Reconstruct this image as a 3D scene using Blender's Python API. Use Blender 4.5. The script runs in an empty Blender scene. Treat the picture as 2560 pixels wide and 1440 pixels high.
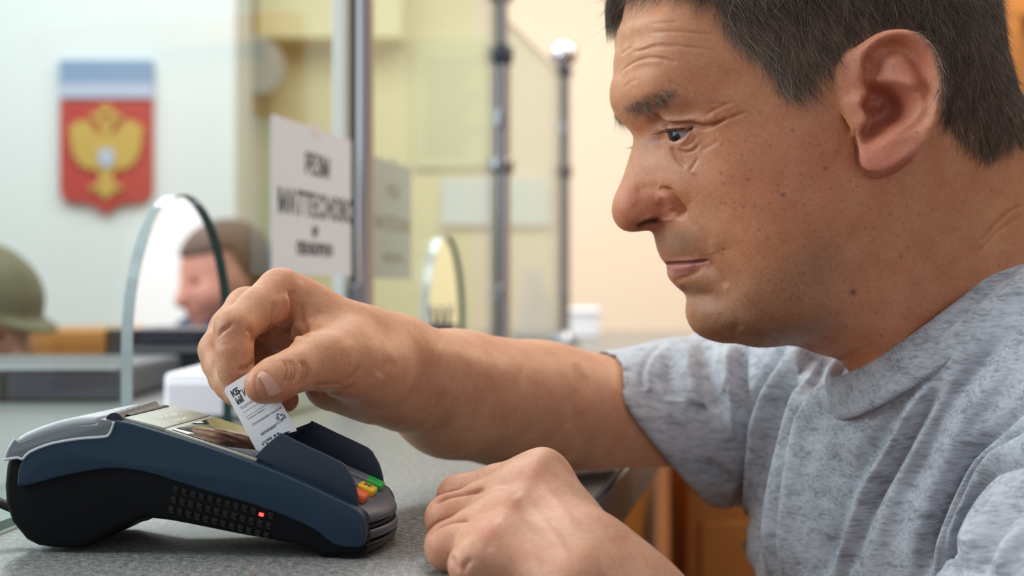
import bpy, bmesh, math, random
import numpy as np
from mathutils import Vector, Matrix
random.seed(7); rng = np.random.default_rng(7)
S = bpy.context.scene; COL = S.collection
F = 3555.56; CZ = 1.21; CT = 1.08          # focal length in pixels, camera height, counter height
# ---------------------------------------------------------------- camera, world, lights, exposure
cam_d = bpy.data.cameras.new('camera'); cam = bpy.data.objects.new('camera', cam_d); COL.objects.link(cam)
cam.location = (0, 0, CZ); cam.rotation_euler = (math.radians(90), 0, 0)
cam_d.sensor_width = 36; cam_d.lens = 50; cam_d.clip_start = .05; cam_d.clip_end = 50
cam_d.dof.use_dof = True; cam_d.dof.focus_distance = .738; cam_d.dof.aperture_fstop = 6.1
S.camera = cam
S.view_settings.view_transform = 'Standard'; S.view_settings.look = 'None'
S.view_settings.exposure = 0.0; S.view_settings.gamma = 1; S.view_settings.use_curve_mapping = False
S.cycles.max_bounces = 8; S.cycles.transparent_max_bounces = 16; S.cycles.use_denoising = True
S.cycles.sample_clamp_indirect = 6; S.cycles.caustics_refractive = False; S.cycles.caustics_reflective = False
w = bpy.data.worlds.new('world'); S.world = w; w.use_nodes = True
w.node_tree.nodes['Background'].inputs[0].default_value = (.93, .96, 1, 1)
w.node_tree.nodes['Background'].inputs[1].default_value = .28
def area(name, loc, target, size, power, color):
    d = bpy.data.lights.new(name, 'AREA'); d.energy = power; d.color = color; d.shape = 'RECTANGLE'
    d.size, d.size_y = size
    o = bpy.data.objects.new(name, d); COL.objects.link(o); o.location = loc
    o.rotation_euler = (Vector(target)-Vector(loc)).to_track_quat('-Z', 'Y').to_euler(); return o
area('window_light', (-1.9, .75, 2.15), (.1, .85, 1.2), (1.5, 1.5), 58, (.86, .93, 1))
area('ceiling_light', (-.2, 1.0, 2.75), (0, 1.0, 1), (1.6, 1.2), 18, (1, .95, .88))
area('hall_light', (1.7, 2.3, 2.5), (.35, .9, 1.2), (.8, .8), 18, (1, .78, .55))
area('camera_fill', (.5, -1.6, 1.9), (.2, .8, 1.15), (2.2, 1.3), 6.5, (.95, .97, 1))  # added fill lamp on the camera side, not a real window
area('staff_light', (-1.2, 3.2, 2.85), (-1.2, 3.6, 0), (2.6, 1.8), 80, (.96, .98, 1))
area('back_light', (1.2, 3.4, 2.85), (1.2, 4.3, .9), (2.0, 1.2), 44, (1, .90, .80))

# ---------------------------------------------------------------- helpers
def P(px, py, Y):
    return np.array([(px-1280)/F*Y, Y, CZ+(720-py)/F*Y])
MATS = {}
def mat(name, col, rough=.5, metal=0, spec=.5, emit=None, estr=0, bump=0, bscale=200, var=0, vscale=6, coat=0, trans=0, ior=1.45, coord='Object', vcol2=None):
    m = bpy.data.materials.new(name); m.use_nodes = True; nt = m.node_tree; b = nt.nodes['Principled BSDF']
    c = tuple(col)+(1,)
    b.inputs['Base Color'].default_value = c; b.inputs['Roughness'].default_value = rough
    b.inputs['Metallic'].default_value = metal; b.inputs['Specular IOR Level'].default_value = spec
    b.inputs['Coat Weight'].default_value = coat; b.inputs['Transmission Weight'].default_value = trans
    b.inputs['IOR'].default_value = ior
    if emit: b.inputs['Emission Color'].default_value = tuple(emit)+(1,); b.inputs['Emission Strength'].default_value = estr
    if bump or var:
        tc = nt.nodes.new('ShaderNodeTexCoord')
    if var:
        n = nt.nodes.new('ShaderNodeTexNoise'); n.inputs['Scale'].default_value = vscale; n.inputs['Detail'].default_value = 4
        mx = nt.nodes.new('ShaderNodeMix'); mx.data_type = 'RGBA'
        mx.inputs['A'].default_value = c
        mx.inputs['B'].default_value = (tuple(vcol2) if vcol2 else tuple(x*(1-var) for x in col))+(1,)
        nt.links.new(tc.outputs[coord], n.inputs['Vector'])
        mr = nt.nodes.new('ShaderNodeMapRange'); mr.inputs['From Min'].default_value = .35; mr.inputs['From Max'].default_value = .65
        nt.links.new(n.outputs['Fac'], mr.inputs['Value']); nt.links.new(mr.outputs['Result'], mx.inputs['Factor'])
        nt.links.new(mx.outputs['Result'], b.inputs['Base Color'])
    if bump:
        n = nt.nodes.new('ShaderNodeTexNoise'); n.inputs['Scale'].default_value = bscale; n.inputs['Detail'].default_value = 3
        bp = nt.nodes.new('ShaderNodeBump'); bp.inputs['Strength'].default_value = bump; bp.inputs['Distance'].default_value = .0005
        nt.links.new(tc.outputs[coord], n.inputs['Vector']); nt.links.new(n.outputs['Fac'], bp.inputs['Height'])
        nt.links.new(bp.outputs['Normal'], b.inputs['Normal'])
    MATS[name] = m; return m
def tag(o, label=None, cat=None, group=None, kind=None):
    if label: o['label'] = label
    if cat: o['category'] = cat
    if group: o['group'] = group
    if kind: o['kind'] = kind
    return o
def link(name, me, m=None, parent=None, smooth=False):
    o = bpy.data.objects.new(name, me); COL.objects.link(o)
    if m is not None:
        for x in (m if isinstance(m, (list, tuple)) else [m]): me.materials.append(x)
    if smooth: me.shade_smooth()
    if parent: o.parent = parent
    return o
def empty(name, loc=(0, 0, 0), rz=0):
    o = bpy.data.objects.new(name, None); COL.objects.link(o); o.location = loc; o.rotation_euler = (0, 0, rz)
    o.empty_display_size = .05; return o
def pymesh(name, v, f, m=None, parent=None, smooth=False):
    me = bpy.data.meshes.new(name); me.from_pydata([tuple(map(float, x)) for x in v], [], [tuple(map(int, x)) for x in f]); me.update()
    return link(name, me, m, parent, smooth)
def finish(bm, name, m, parent=None, smooth=False, bevel=0, seg=2, angle=.6):
    bmesh.ops.recalc_face_normals(bm, faces=bm.faces)
    if bevel:
        es = [e for e in bm.edges if len(e.link_faces) == 2 and e.calc_face_angle(0) > angle]
        bmesh.ops.bevel(bm, geom=es, offset=bevel, segments=seg, affect='EDGES', profile=.5, clamp_overlap=True)
    me = bpy.data.meshes.new(name); bm.to_mesh(me); bm.free()
    o = link(name, me, m, parent)
    if smooth: me.shade_smooth(); 
    if smooth:
        try: me.set_sharp_from_angle(angle=math.radians(40))
        except Exception: pass
    return o
def box(name, c, s, m, parent=None, bevel=0, rz=0, rot=None, smooth=False, seg=2):
    bm = bmesh.new(); bmesh.ops.create_cube(bm, size=1)
    M = Matrix.Translation(Vector(c)) @ (rot.to_matrix().to_4x4() if rot else Matrix.Rotation(rz, 4, 'Z')) @ Matrix.Diagonal((*s, 1))
    bmesh.ops.transform(bm, matrix=M, verts=bm.verts)
    return finish(bm, name, m, parent, smooth, bevel, seg)
def extrude(name, poly, d0, d1, frame, m, parent=None, bevel=0, seg=2, smooth=True, angle=.6):
    """poly in (l,h); d0..d1 along depth; frame maps (l,d,h) -> world"""
    bm = bmesh.new(); n = len(poly)
    a = [bm.verts.new(frame(p[0], d0, p[1])) for p in poly]; b = [bm.verts.new(frame(p[0], d1, p[1])) for p in poly]
    bm.faces.new(a); bm.faces.new(list(reversed(b)))
    for i in range(n): bm.faces.new((a[i], b[i], b[(i+1) % n], a[(i+1) % n]))
    return finish(bm, name, m, parent, smooth, bevel, seg, angle)
def smoothpoly(pts, n=6, closed=True):
    """Catmull-Rom resample"""
    pts = [np.array(p, float) for p in pts]; out = []; N = len(pts)
    rngi = range(N if closed else N-1)
    for i in rngi:
        g = (lambda k: pts[k % N]) if closed else (lambda k: pts[min(max(k, 0), N-1)])
        p0, p1, p2, p3 = g(i-1), g(i), g(i+1), g(i+2)
        for j in range(n):
            t = j/n
            out.append(.5*((2*p1)+(-p0+p2)*t+(2*p0-5*p1+4*p2-p3)*t*t+(-p0+3*p1-3*p2+p3)*t**3))
    if not closed: out.append(pts[-1])
    return out
def lathe(name, prof, c, m, parent=None, seg=32, axis='Z', smooth=True):
    v = []; f = []
    for (r, z) in prof:
        for k in range(seg):
            a = 2*math.pi*k/seg; q = (r*math.cos(a), r*math.sin(a), z)
            if axis == 'Y': q = (q[0], -q[2], q[1])
            v.append((c[0]+q[0], c[1]+q[1], c[2]+q[2]))
    for i in range(len(prof)-1):
        for k in range(seg): f.append((i*seg+k, i*seg+(k+1) % seg, (i+1)*seg+(k+1) % seg, (i+1)*seg+k))
    f.append(tuple(reversed(range(seg)))); f.append(tuple(range((len(prof)-1)*seg, len(prof)*seg)))
    o = pymesh(name, v, f, m, parent, smooth)
    try: o.data.set_sharp_from_angle(angle=math.radians(50))
    except Exception: pass
    return o
def tube(name, pts, r, m, parent=None, seg=12, n=6):
    pts = smoothpoly(pts, n, False); v = []; f = []; up = np.array([0, 0, 1.])
    for i, p in enumerate(pts):
        t = pts[min(i+1, len(pts)-1)]-pts[max(i-1, 0)]; t = t/np.linalg.norm(t)
        a = np.cross(t, up); a = a/(np.linalg.norm(a)+1e-9) if np.linalg.norm(a) > 1e-3 else np.array([1., 0, 0]); b = np.cross(a, t)
        rr = r[min(i*len(r)//len(pts), len(r)-1)] if isinstance(r, (list, tuple)) else r
        for k in range(seg):
            w_ = 2*math.pi*k/seg; v.append(p+rr*(math.cos(w_)*a+math.sin(w_)*b))
    for i in range(len(pts)-1):
        for k in range(seg): f.append((i*seg+k, i*seg+(k+1) % seg, (i+1)*seg+(k+1) % seg, (i+1)*seg+k))
    f.append(tuple(reversed(range(seg)))); f.append(tuple(range((len(pts)-1)*seg, len(pts)*seg)))
    return pymesh(name, v, f, m, parent, True)
FONT = None
def text(name, s, size, m, parent, frame, x, y, align='CENTER', ext=.0002, bold=0, sx=1):
    """flat printed lettering turned into a mesh; frame maps (u,v,w) -> world"""
    c = bpy.data.curves.new(name, 'FONT'); c.body = s; c.size = size; c.align_x = align; c.align_y = 'CENTER'; c.extrude = ext; c.offset = bold; c.resolution_u = 3
    o = bpy.data.objects.new(name, c); COL.objects.link(o); bpy.context.view_layer.update()
    dg = bpy.context.evaluated_depsgraph_get(); me = bpy.data.meshes.new_from_object(o.evaluated_get(dg)); bpy.data.objects.remove(o)
    for v in me.vertices: v.co = Vector(frame(x+v.co.x*sx, y+v.co.y, v.co.z))
    me.materials.clear(); return link(name, me, m, parent)

# ---------------------------------------------------------------- implicit-surface sculpting tools
class Grid:
    def __init__(s, lo, hi, h):
        s.h = h; s.lo = np.array(lo, float); s.n = np.ceil((np.array(hi)-s.lo)/h).astype(int)+1
        s.f = np.full(s.n, .03, np.float32)
        s.ax = [(s.lo[i]+h*np.arange(s.n[i])).astype(np.float32) for i in range(3)]
    def sub(s, lo, hi):
        a = np.clip(np.floor((np.array(lo)-s.lo)/s.h).astype(int), 0, s.n); b = np.clip(np.ceil((np.array(hi)-s.lo)/s.h).astype(int)+1, 0, s.n)
        return a, b
    def op(s, fn, lo, hi, k, mode='add', pad=None):
        pad = (k+.012 if mode == 'add' else k+.004) if pad is None else pad
        a, b = s.sub(np.array(lo)-pad, np.array(hi)+pad)
        if (b <= a).any(): return
        sl = tuple(slice(a[i], b[i]) for i in range(3))
        X = s.ax[0][sl[0]][:, None, None]; Y = s.ax[1][sl[1]][None, :, None]; Z = s.ax[2][sl[2]][None, None, :]
        d = fn(X, Y, Z).astype(np.float32); f = s.f[sl]
        if mode == 'add':
            if k > 0: h = np.clip(k-np.abs(f-d), 0, None)/k; s.f[sl] = np.minimum(f, d)-h*h*k*.25
            else: s.f[sl] = np.minimum(f, d)
        else:
            d = -d
            if k > 0: h = np.clip(k-np.abs(f-d), 0, None)/k; s.f[sl] = np.maximum(f, d)+h*h*k*.25
            else: s.f[sl] = np.maximum(f, d)
    def cone(s, a, b, ra, rb, k=.006, mode='add'):
        a = np.array(a, float); b = np.array(b, float); ba = b-a; L2 = float(ba@ba)+1e-12
        def fn(X, Y, Z):
            t = np.clip(((X-a[0])*ba[0]+(Y-a[1])*ba[1]+(Z-a[2])*ba[2])/L2, 0, 1)
            return np.sqrt((X-a[0]-t*ba[0])**2+(Y-a[1]-t*ba[1])**2+(Z-a[2]-t*ba[2])**2)-(ra+(rb-ra)*t)
        r = max(ra, rb); s.op(fn, np.minimum(a, b)-r, np.maximum(a, b)+r, k, mode)
    def chain(s, pts, rs, k=.004, mode='add'):
        for i in range(len(pts)-1): s.cone(pts[i], pts[i+1], rs[i], rs[i+1], k, mode)
    def ell(s, c, r, k=.006, R=None, mode='add'):
        c = np.array(c, float); r = np.array(r, float); R = np.eye(3) if R is None else np.array(R, float)
        def fn(X, Y, Z):
            q = [(X-c[0])*R[i][0]+(Y-c[1])*R[i][1]+(Z-c[2])*R[i][2] for i in range(3)]
            k0 = np.sqrt((q[0]/r[0])**2+(q[1]/r[1])**2+(q[2]/r[2])**2)
            k1 = np.sqrt((q[0]/r[0]**2)**2+(q[1]/r[1]**2)**2+(q[2]/r[2]**2)**2)
            return k0*(k0-1)/np.maximum(k1, 1e-6)
        m = np.sqrt((np.abs(R.T)**2)@(r**2)); s.op(fn, c-m, c+m, k, mode)
    def blur(s, it=1):
        for _ in range(it):
            for ax in range(3):
                g = s.f; a = np.take(g, [0], ax); b = np.take(g, [-1], ax)
                sl = [slice(None)]*3; s1 = list(sl); s1[ax] = slice(0, -1); s2 = list(sl); s2[ax] = slice(1, None)
                lo = np.concatenate([a, g[tuple(s1)]], ax); hi = np.concatenate([g[tuple(s2)], b], ax)
                s.f = (.25*lo+.5*g+.25*hi).astype(np.float32)
    def surf(s, lap=2):
        return nets(s.f, s.lo, s.h, lap)
def nets(f, lo, h, lap=2):
    """surface nets: one vertex per cell crossed by the surface, one quad per crossed grid edge"""
    neg = f < 0
    c = [neg[i:neg.shape[0]-1+i, j:neg.shape[1]-1+j, k:neg.shape[2]-1+k] for i in (0, 1) for j in (0, 1) for k in (0, 1)]
    cnt = sum(x.astype(np.uint8) for x in c); act = (cnt > 0) & (cnt < 8)
    idx = np.argwhere(act); ids = -np.ones(act.shape, np.int32); ids[act] = np.arange(len(idx))
    V = np.zeros((len(idx), 3)); W = np.zeros(len(idx))
    offs = [(i, j, k) for i in (0, 1) for j in (0, 1) for k in (0, 1)]
    val = {o: f[idx[:, 0]+o[0], idx[:, 1]+o[1], idx[:, 2]+o[2]].astype(float) for o in offs}
    for a in offs:
        for ax in range(3):
            if a[ax] == 0:
                b = tuple(1 if q == ax else a[q] for q in range(3)); va, vb = val[a], val[b]; mk = (va < 0) != (vb < 0)
                t = np.where(mk, va/np.where(mk, va-vb, 1), 0)
                p = np.tile(np.array(a, float), (len(idx), 1)); p[:, ax] += t; V[mk] += p[mk]; W[mk] += 1
    V = (V/W[:, None]+idx)*h+lo
    F_ = []
    for ax in range(3):
        sl0 = [slice(None)]*3; sl1 = [slice(None)]*3; sl0[ax] = slice(0, -1); sl1[ax] = slice(1, None)
        u, v = [q for q in range(3) if q != ax]
        A = neg[tuple(sl0)]; B = neg[tuple(sl1)]; e = np.argwhere(A != B)
        ok = (e[:, u] > 0) & (e[:, v] > 0) & (e[:, u] < act.shape[u]) & (e[:, v] < act.shape[v]); e = e[ok]
        def cell(du, dv):
            q = e.copy(); q[:, u] -= du; q[:, v] -= dv; return ids[q[:, 0], q[:, 1], q[:, 2]]
        q = np.stack([cell(0, 0), cell(1, 0), cell(1, 1), cell(0, 1)], 1)
        s_ = A[e[:, 0], e[:, 1], e[:, 2]]
        flip = s_ if ax != 1 else ~s_
        q[~flip] = q[~flip][:, ::-1]; F_.append(q)
    Q = np.concatenate(F_)
    for _ in range(lap): V = lapl(V, Q, .5)
    return V, Q
def lapl(V, Q, w_=.5, mask=None):
    n = len(V); acc = np.zeros((n, 3)); cnt = np.zeros(n)
    for a, b in ((0, 1), (1, 2), (2, 3), (3, 0)):
        for c in range(3):
            acc[:, c] += np.bincount(Q[:, a], V[Q[:, b], c], n)+np.bincount(Q[:, b], V[Q[:, a], c], n)
        cnt += np.bincount(Q[:, a], minlength=n)+np.bincount(Q[:, b], minlength=n)
    d = w_*(acc/np.maximum(cnt, 1)[:, None]-V)
    return V+(d if mask is None else d*mask[:, None])
def normals(V, Q):
    a = V[Q[:, 2]]-V[Q[:, 0]]; b = V[Q[:, 3]]-V[Q[:, 1]]; n = np.cross(a, b); N = np.zeros_like(V)
    for k in range(4):
        for c in range(3): N[:, c] += np.bincount(Q[:, k], n[:, c], len(V))
    return N/np.maximum(np.linalg.norm(N, axis=1), 1e-12)[:, None]
def subdiv(V, Q):
    """one Catmull-Clark-like split with light smoothing"""
    e = np.concatenate([Q[:, [0, 1]], Q[:, [1, 2]], Q[:, [2, 3]], Q[:, [3, 0]]]); e.sort(1)
    key = e[:, 0].astype(np.int64)*len(V)+e[:, 1]; u, inv = np.unique(key, return_inverse=True)
    a = (u//len(V)).astype(int); b = (u % len(V)).astype(int)
    nv = len(V); ne = len(u); m = len(Q)
    V2 = np.concatenate([V, (V[a]+V[b])/2, V[Q].mean(1)])
    E = [nv+inv[i*m:(i+1)*m] for i in range(4)]; C = nv+ne+np.arange(m)
    Q2 = np.concatenate([np.stack([Q[:, i], E[i], C, E[(i+3) % 4]], 1) for i in range(4)])
    V2 = lapl(V2, Q2, .5); return V2, Q2
def quadmesh(name, V, Q, m, parent=None, smooth=True, attrs=None):
    me = bpy.data.meshes.new(name); n = len(Q); k = Q.shape[1]
    me.vertices.add(len(V)); me.vertices.foreach_set('co', V.astype(np.float32).ravel())
    me.loops.add(n*k); me.loops.foreach_set('vertex_index', Q.astype(np.int32).ravel())
    me.polygons.add(n); me.polygons.foreach_set('loop_start', np.arange(0, n*k, k, dtype=np.int32))
    me.update(calc_edges=True)
    for nm, arr in (attrs or {}).items():
        if arr.ndim == 2:
            a = me.color_attributes.new(nm, 'FLOAT_COLOR', 'POINT'); a.data.foreach_set('color', np.concatenate([arr, np.ones((len(arr), 1))], 1).astype(np.float32).ravel())
        else:
            a = me.attributes.new(nm, 'FLOAT', 'POINT'); a.data.foreach_set('value', arr.astype(np.float32))
    if smooth: me.shade_smooth()
    return link(name, me, m, parent)
def proj(V):
    return 1280+V[:, 0]/V[:, 1]*F, 720-(V[:, 2]-CZ)/V[:, 1]*F
def polydist(x, y, pts, n=8):
    """distance (and arc parameter 0..1) of image-free 2D points to a smooth stroke"""
    q = np.array(smoothpoly(pts, n, False)) if len(pts) > 2 else np.array(pts, float)
    best = np.full(len(x), 1e9); par = np.zeros(len(x)); L = np.linalg.norm(np.diff(q, axis=0), axis=1); T = np.concatenate([[0], np.cumsum(L)]); T /= T[-1]
    for i in range(len(q)-1):
        d = q[i+1]-q[i]; l2 = d@d+1e-9; t = np.clip(((x-q[i][0])*d[0]+(y-q[i][1])*d[1])/l2, 0, 1)
        D = np.hypot(x-q[i][0]-t*d[0], y-q[i][1]-t*d[1]); m = D < best; best[m] = D[m]; par[m] = T[i]+t[m]*(T[i+1]-T[i])
    return best, par
def inpoly(x, y, pts):
    q = np.array(pts, float); c = np.zeros(len(x), bool); j = len(q)-1
    for i in range(len(q)):
        if q[i][1] != q[j][1]:
            c ^= ((q[i][1] > y) != (q[j][1] > y)) & (x < (q[j][0]-q[i][0])*(y-q[i][1])/(q[j][1]-q[i][1])+q[i][0])
        j = i
    return c
def rbf2(pts, vals, x, y, smooth=0.0):
    """2-D interpolation with kernel r (no overshoot), plus linear term"""
    p = np.array(pts, float); n = len(p); A = -np.linalg.norm(p[:, None]-p[None], axis=2)
    M = np.zeros((n+3, n+3)); M[:n, :n] = A+smooth*np.eye(n); M[:n, n] = 1; M[:n, n+1:] = p; M[n, :n] = 1; M[n+1:, :n] = p.T
    c = np.linalg.solve(M, np.concatenate([vals, [0, 0, 0]])); out = np.zeros(x.shape)
    for i in range(n): out -= c[i]*np.hypot(x-p[i, 0], y-p[i, 1])
    return out+c[n]+c[n+1]*x+c[n+2]*y
# ---------------------------------------------------------------- materials of the place
mat('wall_pale', (.80, .83, .83), .9, bump=.1, bscale=60)
mat('wall_yellow', (.80, .72, .42), .9, bump=.1, bscale=60)
mat('wall_peach', (.86, .72, .55), .9, bump=.1, bscale=60)
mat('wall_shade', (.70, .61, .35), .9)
mat('floor_tile', (.32, .22, .14), .5, var=.3, vscale=3)
mat('wood', (.52, .20, .035), .45, var=.35, vscale=2.5)
mat('wood_light', (.60, .27, .06), .45, var=.2, vscale=3)
mat('chrome', (.62, .62, .66), .14, metal=1)
mat('chrome_dark', (.35, .36, .40), .25, metal=1)
mat('dark_metal', (.05, .06, .09), .4)
mat('white_plastic', (.85, .86, .90), .4)
mat('paper', (.86, .86, .90), .8); mat('notice_paper', (.84, .90, 1.0), .8)
mat('ink', (.05, .05, .07), .7)
mat('black_plastic', (.012, .012, .016), .38)
mat('grey_plastic', (.11, .12, .13), .5)
mat('blue_flag', (.24, .35, .53), .7); mat('lilac', (.48, .53, .70), .7)
mat('red_shield', (.48, .045, .045), .6); mat('gold', (.58, .38, .09), .6)
mat('navy', (.015, .02, .07), .6)
mat('edge_green', (.004, .035, .03), .12, spec=.8)
mat('edge_glint', (.72, .80, .84), .10, metal=.3)  # reflection on the arch edge put into a paler colour
mat('door_wood', (.50, .23, .07), .5, var=.25, vscale=4)
mat('clock_face', (.62, .80, .90), .4); mat('clock_rim', (.34, .37, .33), .4)
def counter_mat():
    m = bpy.data.materials.new('speckled_laminate'); m.use_nodes = True; nt = m.node_tree; b = nt.nodes['Principled BSDF']; L = nt.links
    tc = nt.nodes.new('ShaderNodeTexCoord')
    n1 = nt.nodes.new('ShaderNodeTexNoise'); n1.inputs['Scale'].default_value = 900; n1.inputs['Detail'].default_value = 3
    n2 = nt.nodes.new('ShaderNodeTexNoise'); n2.inputs['Scale'].default_value = 260; n2.inputs['Detail'].default_value = 4
    for n in (n1, n2): L.new(tc.outputs['Object'], n.inputs['Vector'])
    cr = nt.nodes.new('ShaderNodeValToRGB'); e = cr.color_ramp.elements
    e[0].position = .36; e[0].color = (.06, .065, .066, 1); e[1].position = .64; e[1].color = (.42, .42, .40, 1)
    x = e.new(.5); x.color = (.19, .195, .19, 1)
    ad = nt.nodes.new('ShaderNodeMix'); ad.inputs['Factor'].default_value = .4
    L.new(n1.outputs['Fac'], ad.inputs['A']); L.new(n2.outputs['Fac'], ad.inputs['B']); L.new(ad.outputs['Result'], cr.inputs['Fac'])
    L.new(cr.outputs['Color'], b.inputs['Base Color']); b.inputs['Roughness'].default_value = .3
    bp = nt.nodes.new('ShaderNodeBump'); bp.inputs['Strength'].default_value = .25; bp.inputs['Distance'].default_value = .0003
    L.new(n1.outputs['Fac'], bp.inputs['Height']); L.new(bp.outputs['Normal'], b.inputs['Normal'])
    MATS['laminate'] = m
counter_mat()
def glass_mat():
    m = bpy.data.materials.new('pane_glass'); m.use_nodes = True; nt = m.node_tree; nt.nodes.clear(); L = nt.links
    o = nt.nodes.new('ShaderNodeOutputMaterial'); t = nt.nodes.new('ShaderNodeBsdfTransparent'); g = nt.nodes.new('ShaderNodeBsdfGlossy')
    t.inputs['Color'].default_value = (.835, .885, .870, 1); g.inputs['Roughness'].default_value = .0; g.inputs['Color'].default_value = (.9, .97, .96, 1)
    lw = nt.nodes.new('ShaderNodeLayerWeight'); lw.inputs['Blend'].default_value = .5; pw = nt.nodes.new('ShaderNodeMath'); pw.operation = 'POWER'; pw.inputs[1].default_value = 5
    fr = nt.nodes.new('ShaderNodeMath'); fr.operation = 'MULTIPLY_ADD'; fr.inputs[1].default_value = .8; fr.inputs[2].default_value = .03
    L.new(lw.outputs['Facing'], pw.inputs[0]); L.new(pw.outputs[0], fr.inputs[0])
    mx = nt.nodes.new('ShaderNodeMixShader'); L.new(fr.outputs[0], mx.inputs[0]); L.new(t.outputs[0], mx.inputs[1]); L.new(g.outputs[0], mx.inputs[2]); L.new(mx.outputs[0], o.inputs[0])
    MATS['glass'] = m
glass_mat()
M_ = MATS
# ---------------------------------------------------------------- the room
def struct(name, c, s, m, **k): return tag(box(name, c, s, m, **k), kind='structure')
struct('floor', (0, 3, -.05), (9, 10, .1), M_['floor_tile'])
XL = P(588, 0, 4.6)[0]
struct('wall_left', ((XL-4.4)/2, 4.75, 1.6), (XL+4.4, .3, 3.2), M_['wall_pale'])
xm = P(1190, 0, 5.2)[0]
struct('wall_back', ((XL-.2+xm)/2, 5.25, 1.6), (xm-XL+.2, .1, 3.2), M_['wall_yellow'])
struct('wall_back', ((xm+4.4)/2, 5.25, 1.6), (4.4-xm, .1, 3.2), M_['wall_peach'])  # same wall in peach: its warmer light put into the colour
struct('wall_side', (4.45, 2.5, 1.6), (.1, 5.6, 3.2), M_['wall_peach'])
struct('wall_staff', (-4.45, 2.5, 1.6), (.1, 5.6, 3.2), M_['wall_pale'])
zt = P(0, 92, 5.0)[2]; xa = XL; xb = P(1005, 0, 5.0)[0]
struct('trim_1', ((xa+xb)/2, 5.1, (zt+3.2)/2), (xb-xa, .2, 3.2-zt), M_['wall_yellow'])
struct('shade_strip', (XL+.17, 5.19, (zt)/2), (.32, .03, zt), M_['wall_shade'])  # darker strip: the shade beside the corner put into the colour
# wooden door behind the man's head
dx = P(2502, 0, 4.4)[0]; dz = P(0, 46, 4.4)[2]
d1 = struct('door_1', (dx+.50, 4.45, dz/2), (1.0, .06, dz), M_['door_wood'], bevel=.004)
for (a, b) in ((.15, .85), (.98, 1.9)): tag(box('panel', (dx+.5, 4.405, (a+b)/2), (.7, .03, b-a), M_['door_wood'], d1, bevel=.01), kind=None)
for k, (cx, cz, sx, sz) in enumerate(((dx-.0, dz/2, .10, dz), (dx+.5, dz+.05, 1.1, .10))):
    box('door_frame', (cx, 4.40, cz), (sx, .10, sz), M_['wood'], d1, bevel=.005)
# ---------------------------------------------------------------- counter along the glass line
SL = .19; DV = Vector((SL, 1, 0)).normalized(); CV = Vector((1, -SL, 0)).normalized()
def G(Y): return -.507+SL*Y
def edgeX(Y): return .0566+SL*(Y-.915)
ct = empty('counter', (edgeX(.6), .6, CT)); tag(ct, 'long grey speckled laminate counter under the card terminal and the fist', 'counter')
def CI(p): return (p[0]-ct.location.x, p[1]-ct.location.y, p[2]-ct.location.z)
poly = [(edgeX(.2), .2), (edgeX(4.3), 4.3), (edgeX(4.3)-.95, 4.3), (edgeX(.2)-.95, .2)]
extrude('worktop', poly, CT-.04, CT, lambda l, d, h: CI((l, h, d)), M_['laminate'], ct, bevel=.003)
pe = [(edgeX(.2)+.0005, .2), (edgeX(4.3)+.0005, 4.3), (edgeX(4.3)+.0035, 4.3), (edgeX(.2)+.0035, .2)]
extrude('edge_band', pe, CT-.038, CT-.004, lambda l, d, h: CI((l, h, d)), M_['dark_metal'], ct)
pf = [(edgeX(.2)-.10, .2), (edgeX(4.3)-.10, 4.3), (edgeX(4.3)-.13, 4.3), (edgeX(.2)-.13, .2)]
extrude('front_panel', pf, 0, CT-.04, lambda l, d, h: CI((l, h, d)), M_['wood'], ct)
# ---------------------------------------------------------------- glass screens
RY = math.atan2(-SL, 1)
def pane(Y0, Y1, ztop, archs, label, last=False):
    """vertical pane over the counter between Y0 and Y1, with arch openings cut from the bottom edge"""
    o = empty('glass_screen', (G(Y0), Y0, CT)); tag(o, label, 'glass screen', 'clear glass screens along the counter')
    th = .0095; out = [(0, .0015)]
    k = 1/DV.y
    for (a0, a1) in archs:
        c = ((a0+a1)/2-Y0)*k; r = (a1-a0)/2*k; zs = .082; zr = .127
        out += [(c-r, .0015), (c-r, zs*.5)]+[(c-r*math.cos(math.pi*i/28), zs+zr*math.sin(math.pi*i/28)) for i in range(29)]+[(c+r, zs*.5), (c+r, .0015)]
    L = (Y1-Y0)*k; out += [(L, .0015), (L, ztop), (0, ztop)]
    fr = lambda l, d, h: (DV.x*l+CV.x*d, DV.y*l+CV.y*d, h)
    bm = bmesh.new(); a = [bm.verts.new(fr(p[0], -th/2, p[1])) for p in out]; b = [bm.verts.new(fr(p[0], th/2, p[1])) for p in out]; n = len(out)
    f1 = bm.faces.new(a); f2 = bm.faces.new(list(reversed(b)))
    es = [bm.faces.new((a[i], b[i], b[(i+1) % n], a[(i+1) % n])) for i in range(n)]
    for f in es: f.material_index = 1
    nr = 32
    for i_, f in enumerate(es):
        if archs and 1 <= i_ < 1+17: f.material_index = 2  # near half of the arch edge painted bright as a glint
    bmesh.ops.recalc_face_normals(bm, faces=bm.faces); bmesh.ops.triangulate(bm, faces=[f1, f2])
    me = bpy.data.meshes.new('pane'); bm.to_mesh(me); bm.free(); link('pane', me, [M_['glass'], M_['edge_green'], M_['edge_glint']], o)
    # chrome strips added for the bright glint along the near arch rim
    for (a0, a1) in archs:
        c = ((a0+a1)/2-Y0)*k; r = (a1-a0)/2*k-.0012; zs = .082; zr = .1258
        pts = [(c-r, .002), (c-r, zs*.5)]+[(c-r*math.cos(math.pi*i/20), zs+zr*math.sin(math.pi*i/20)) for i in range(11)]
        tube('rim_glint', [np.array(fr(p[0], .0034, p[1])) for p in pts], .0011, M_['chrome'], o, seg=8, n=3)
    return o
pane(.62, 1.676, .72, [(1.10, 1.30)], 'glass screen nearest the man, with the big arched opening left of his hand')
pane(1.725, 2.532, .72, [(2.02, 2.25)], 'glass screen between the front and middle chrome posts, small arch in it')
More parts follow.
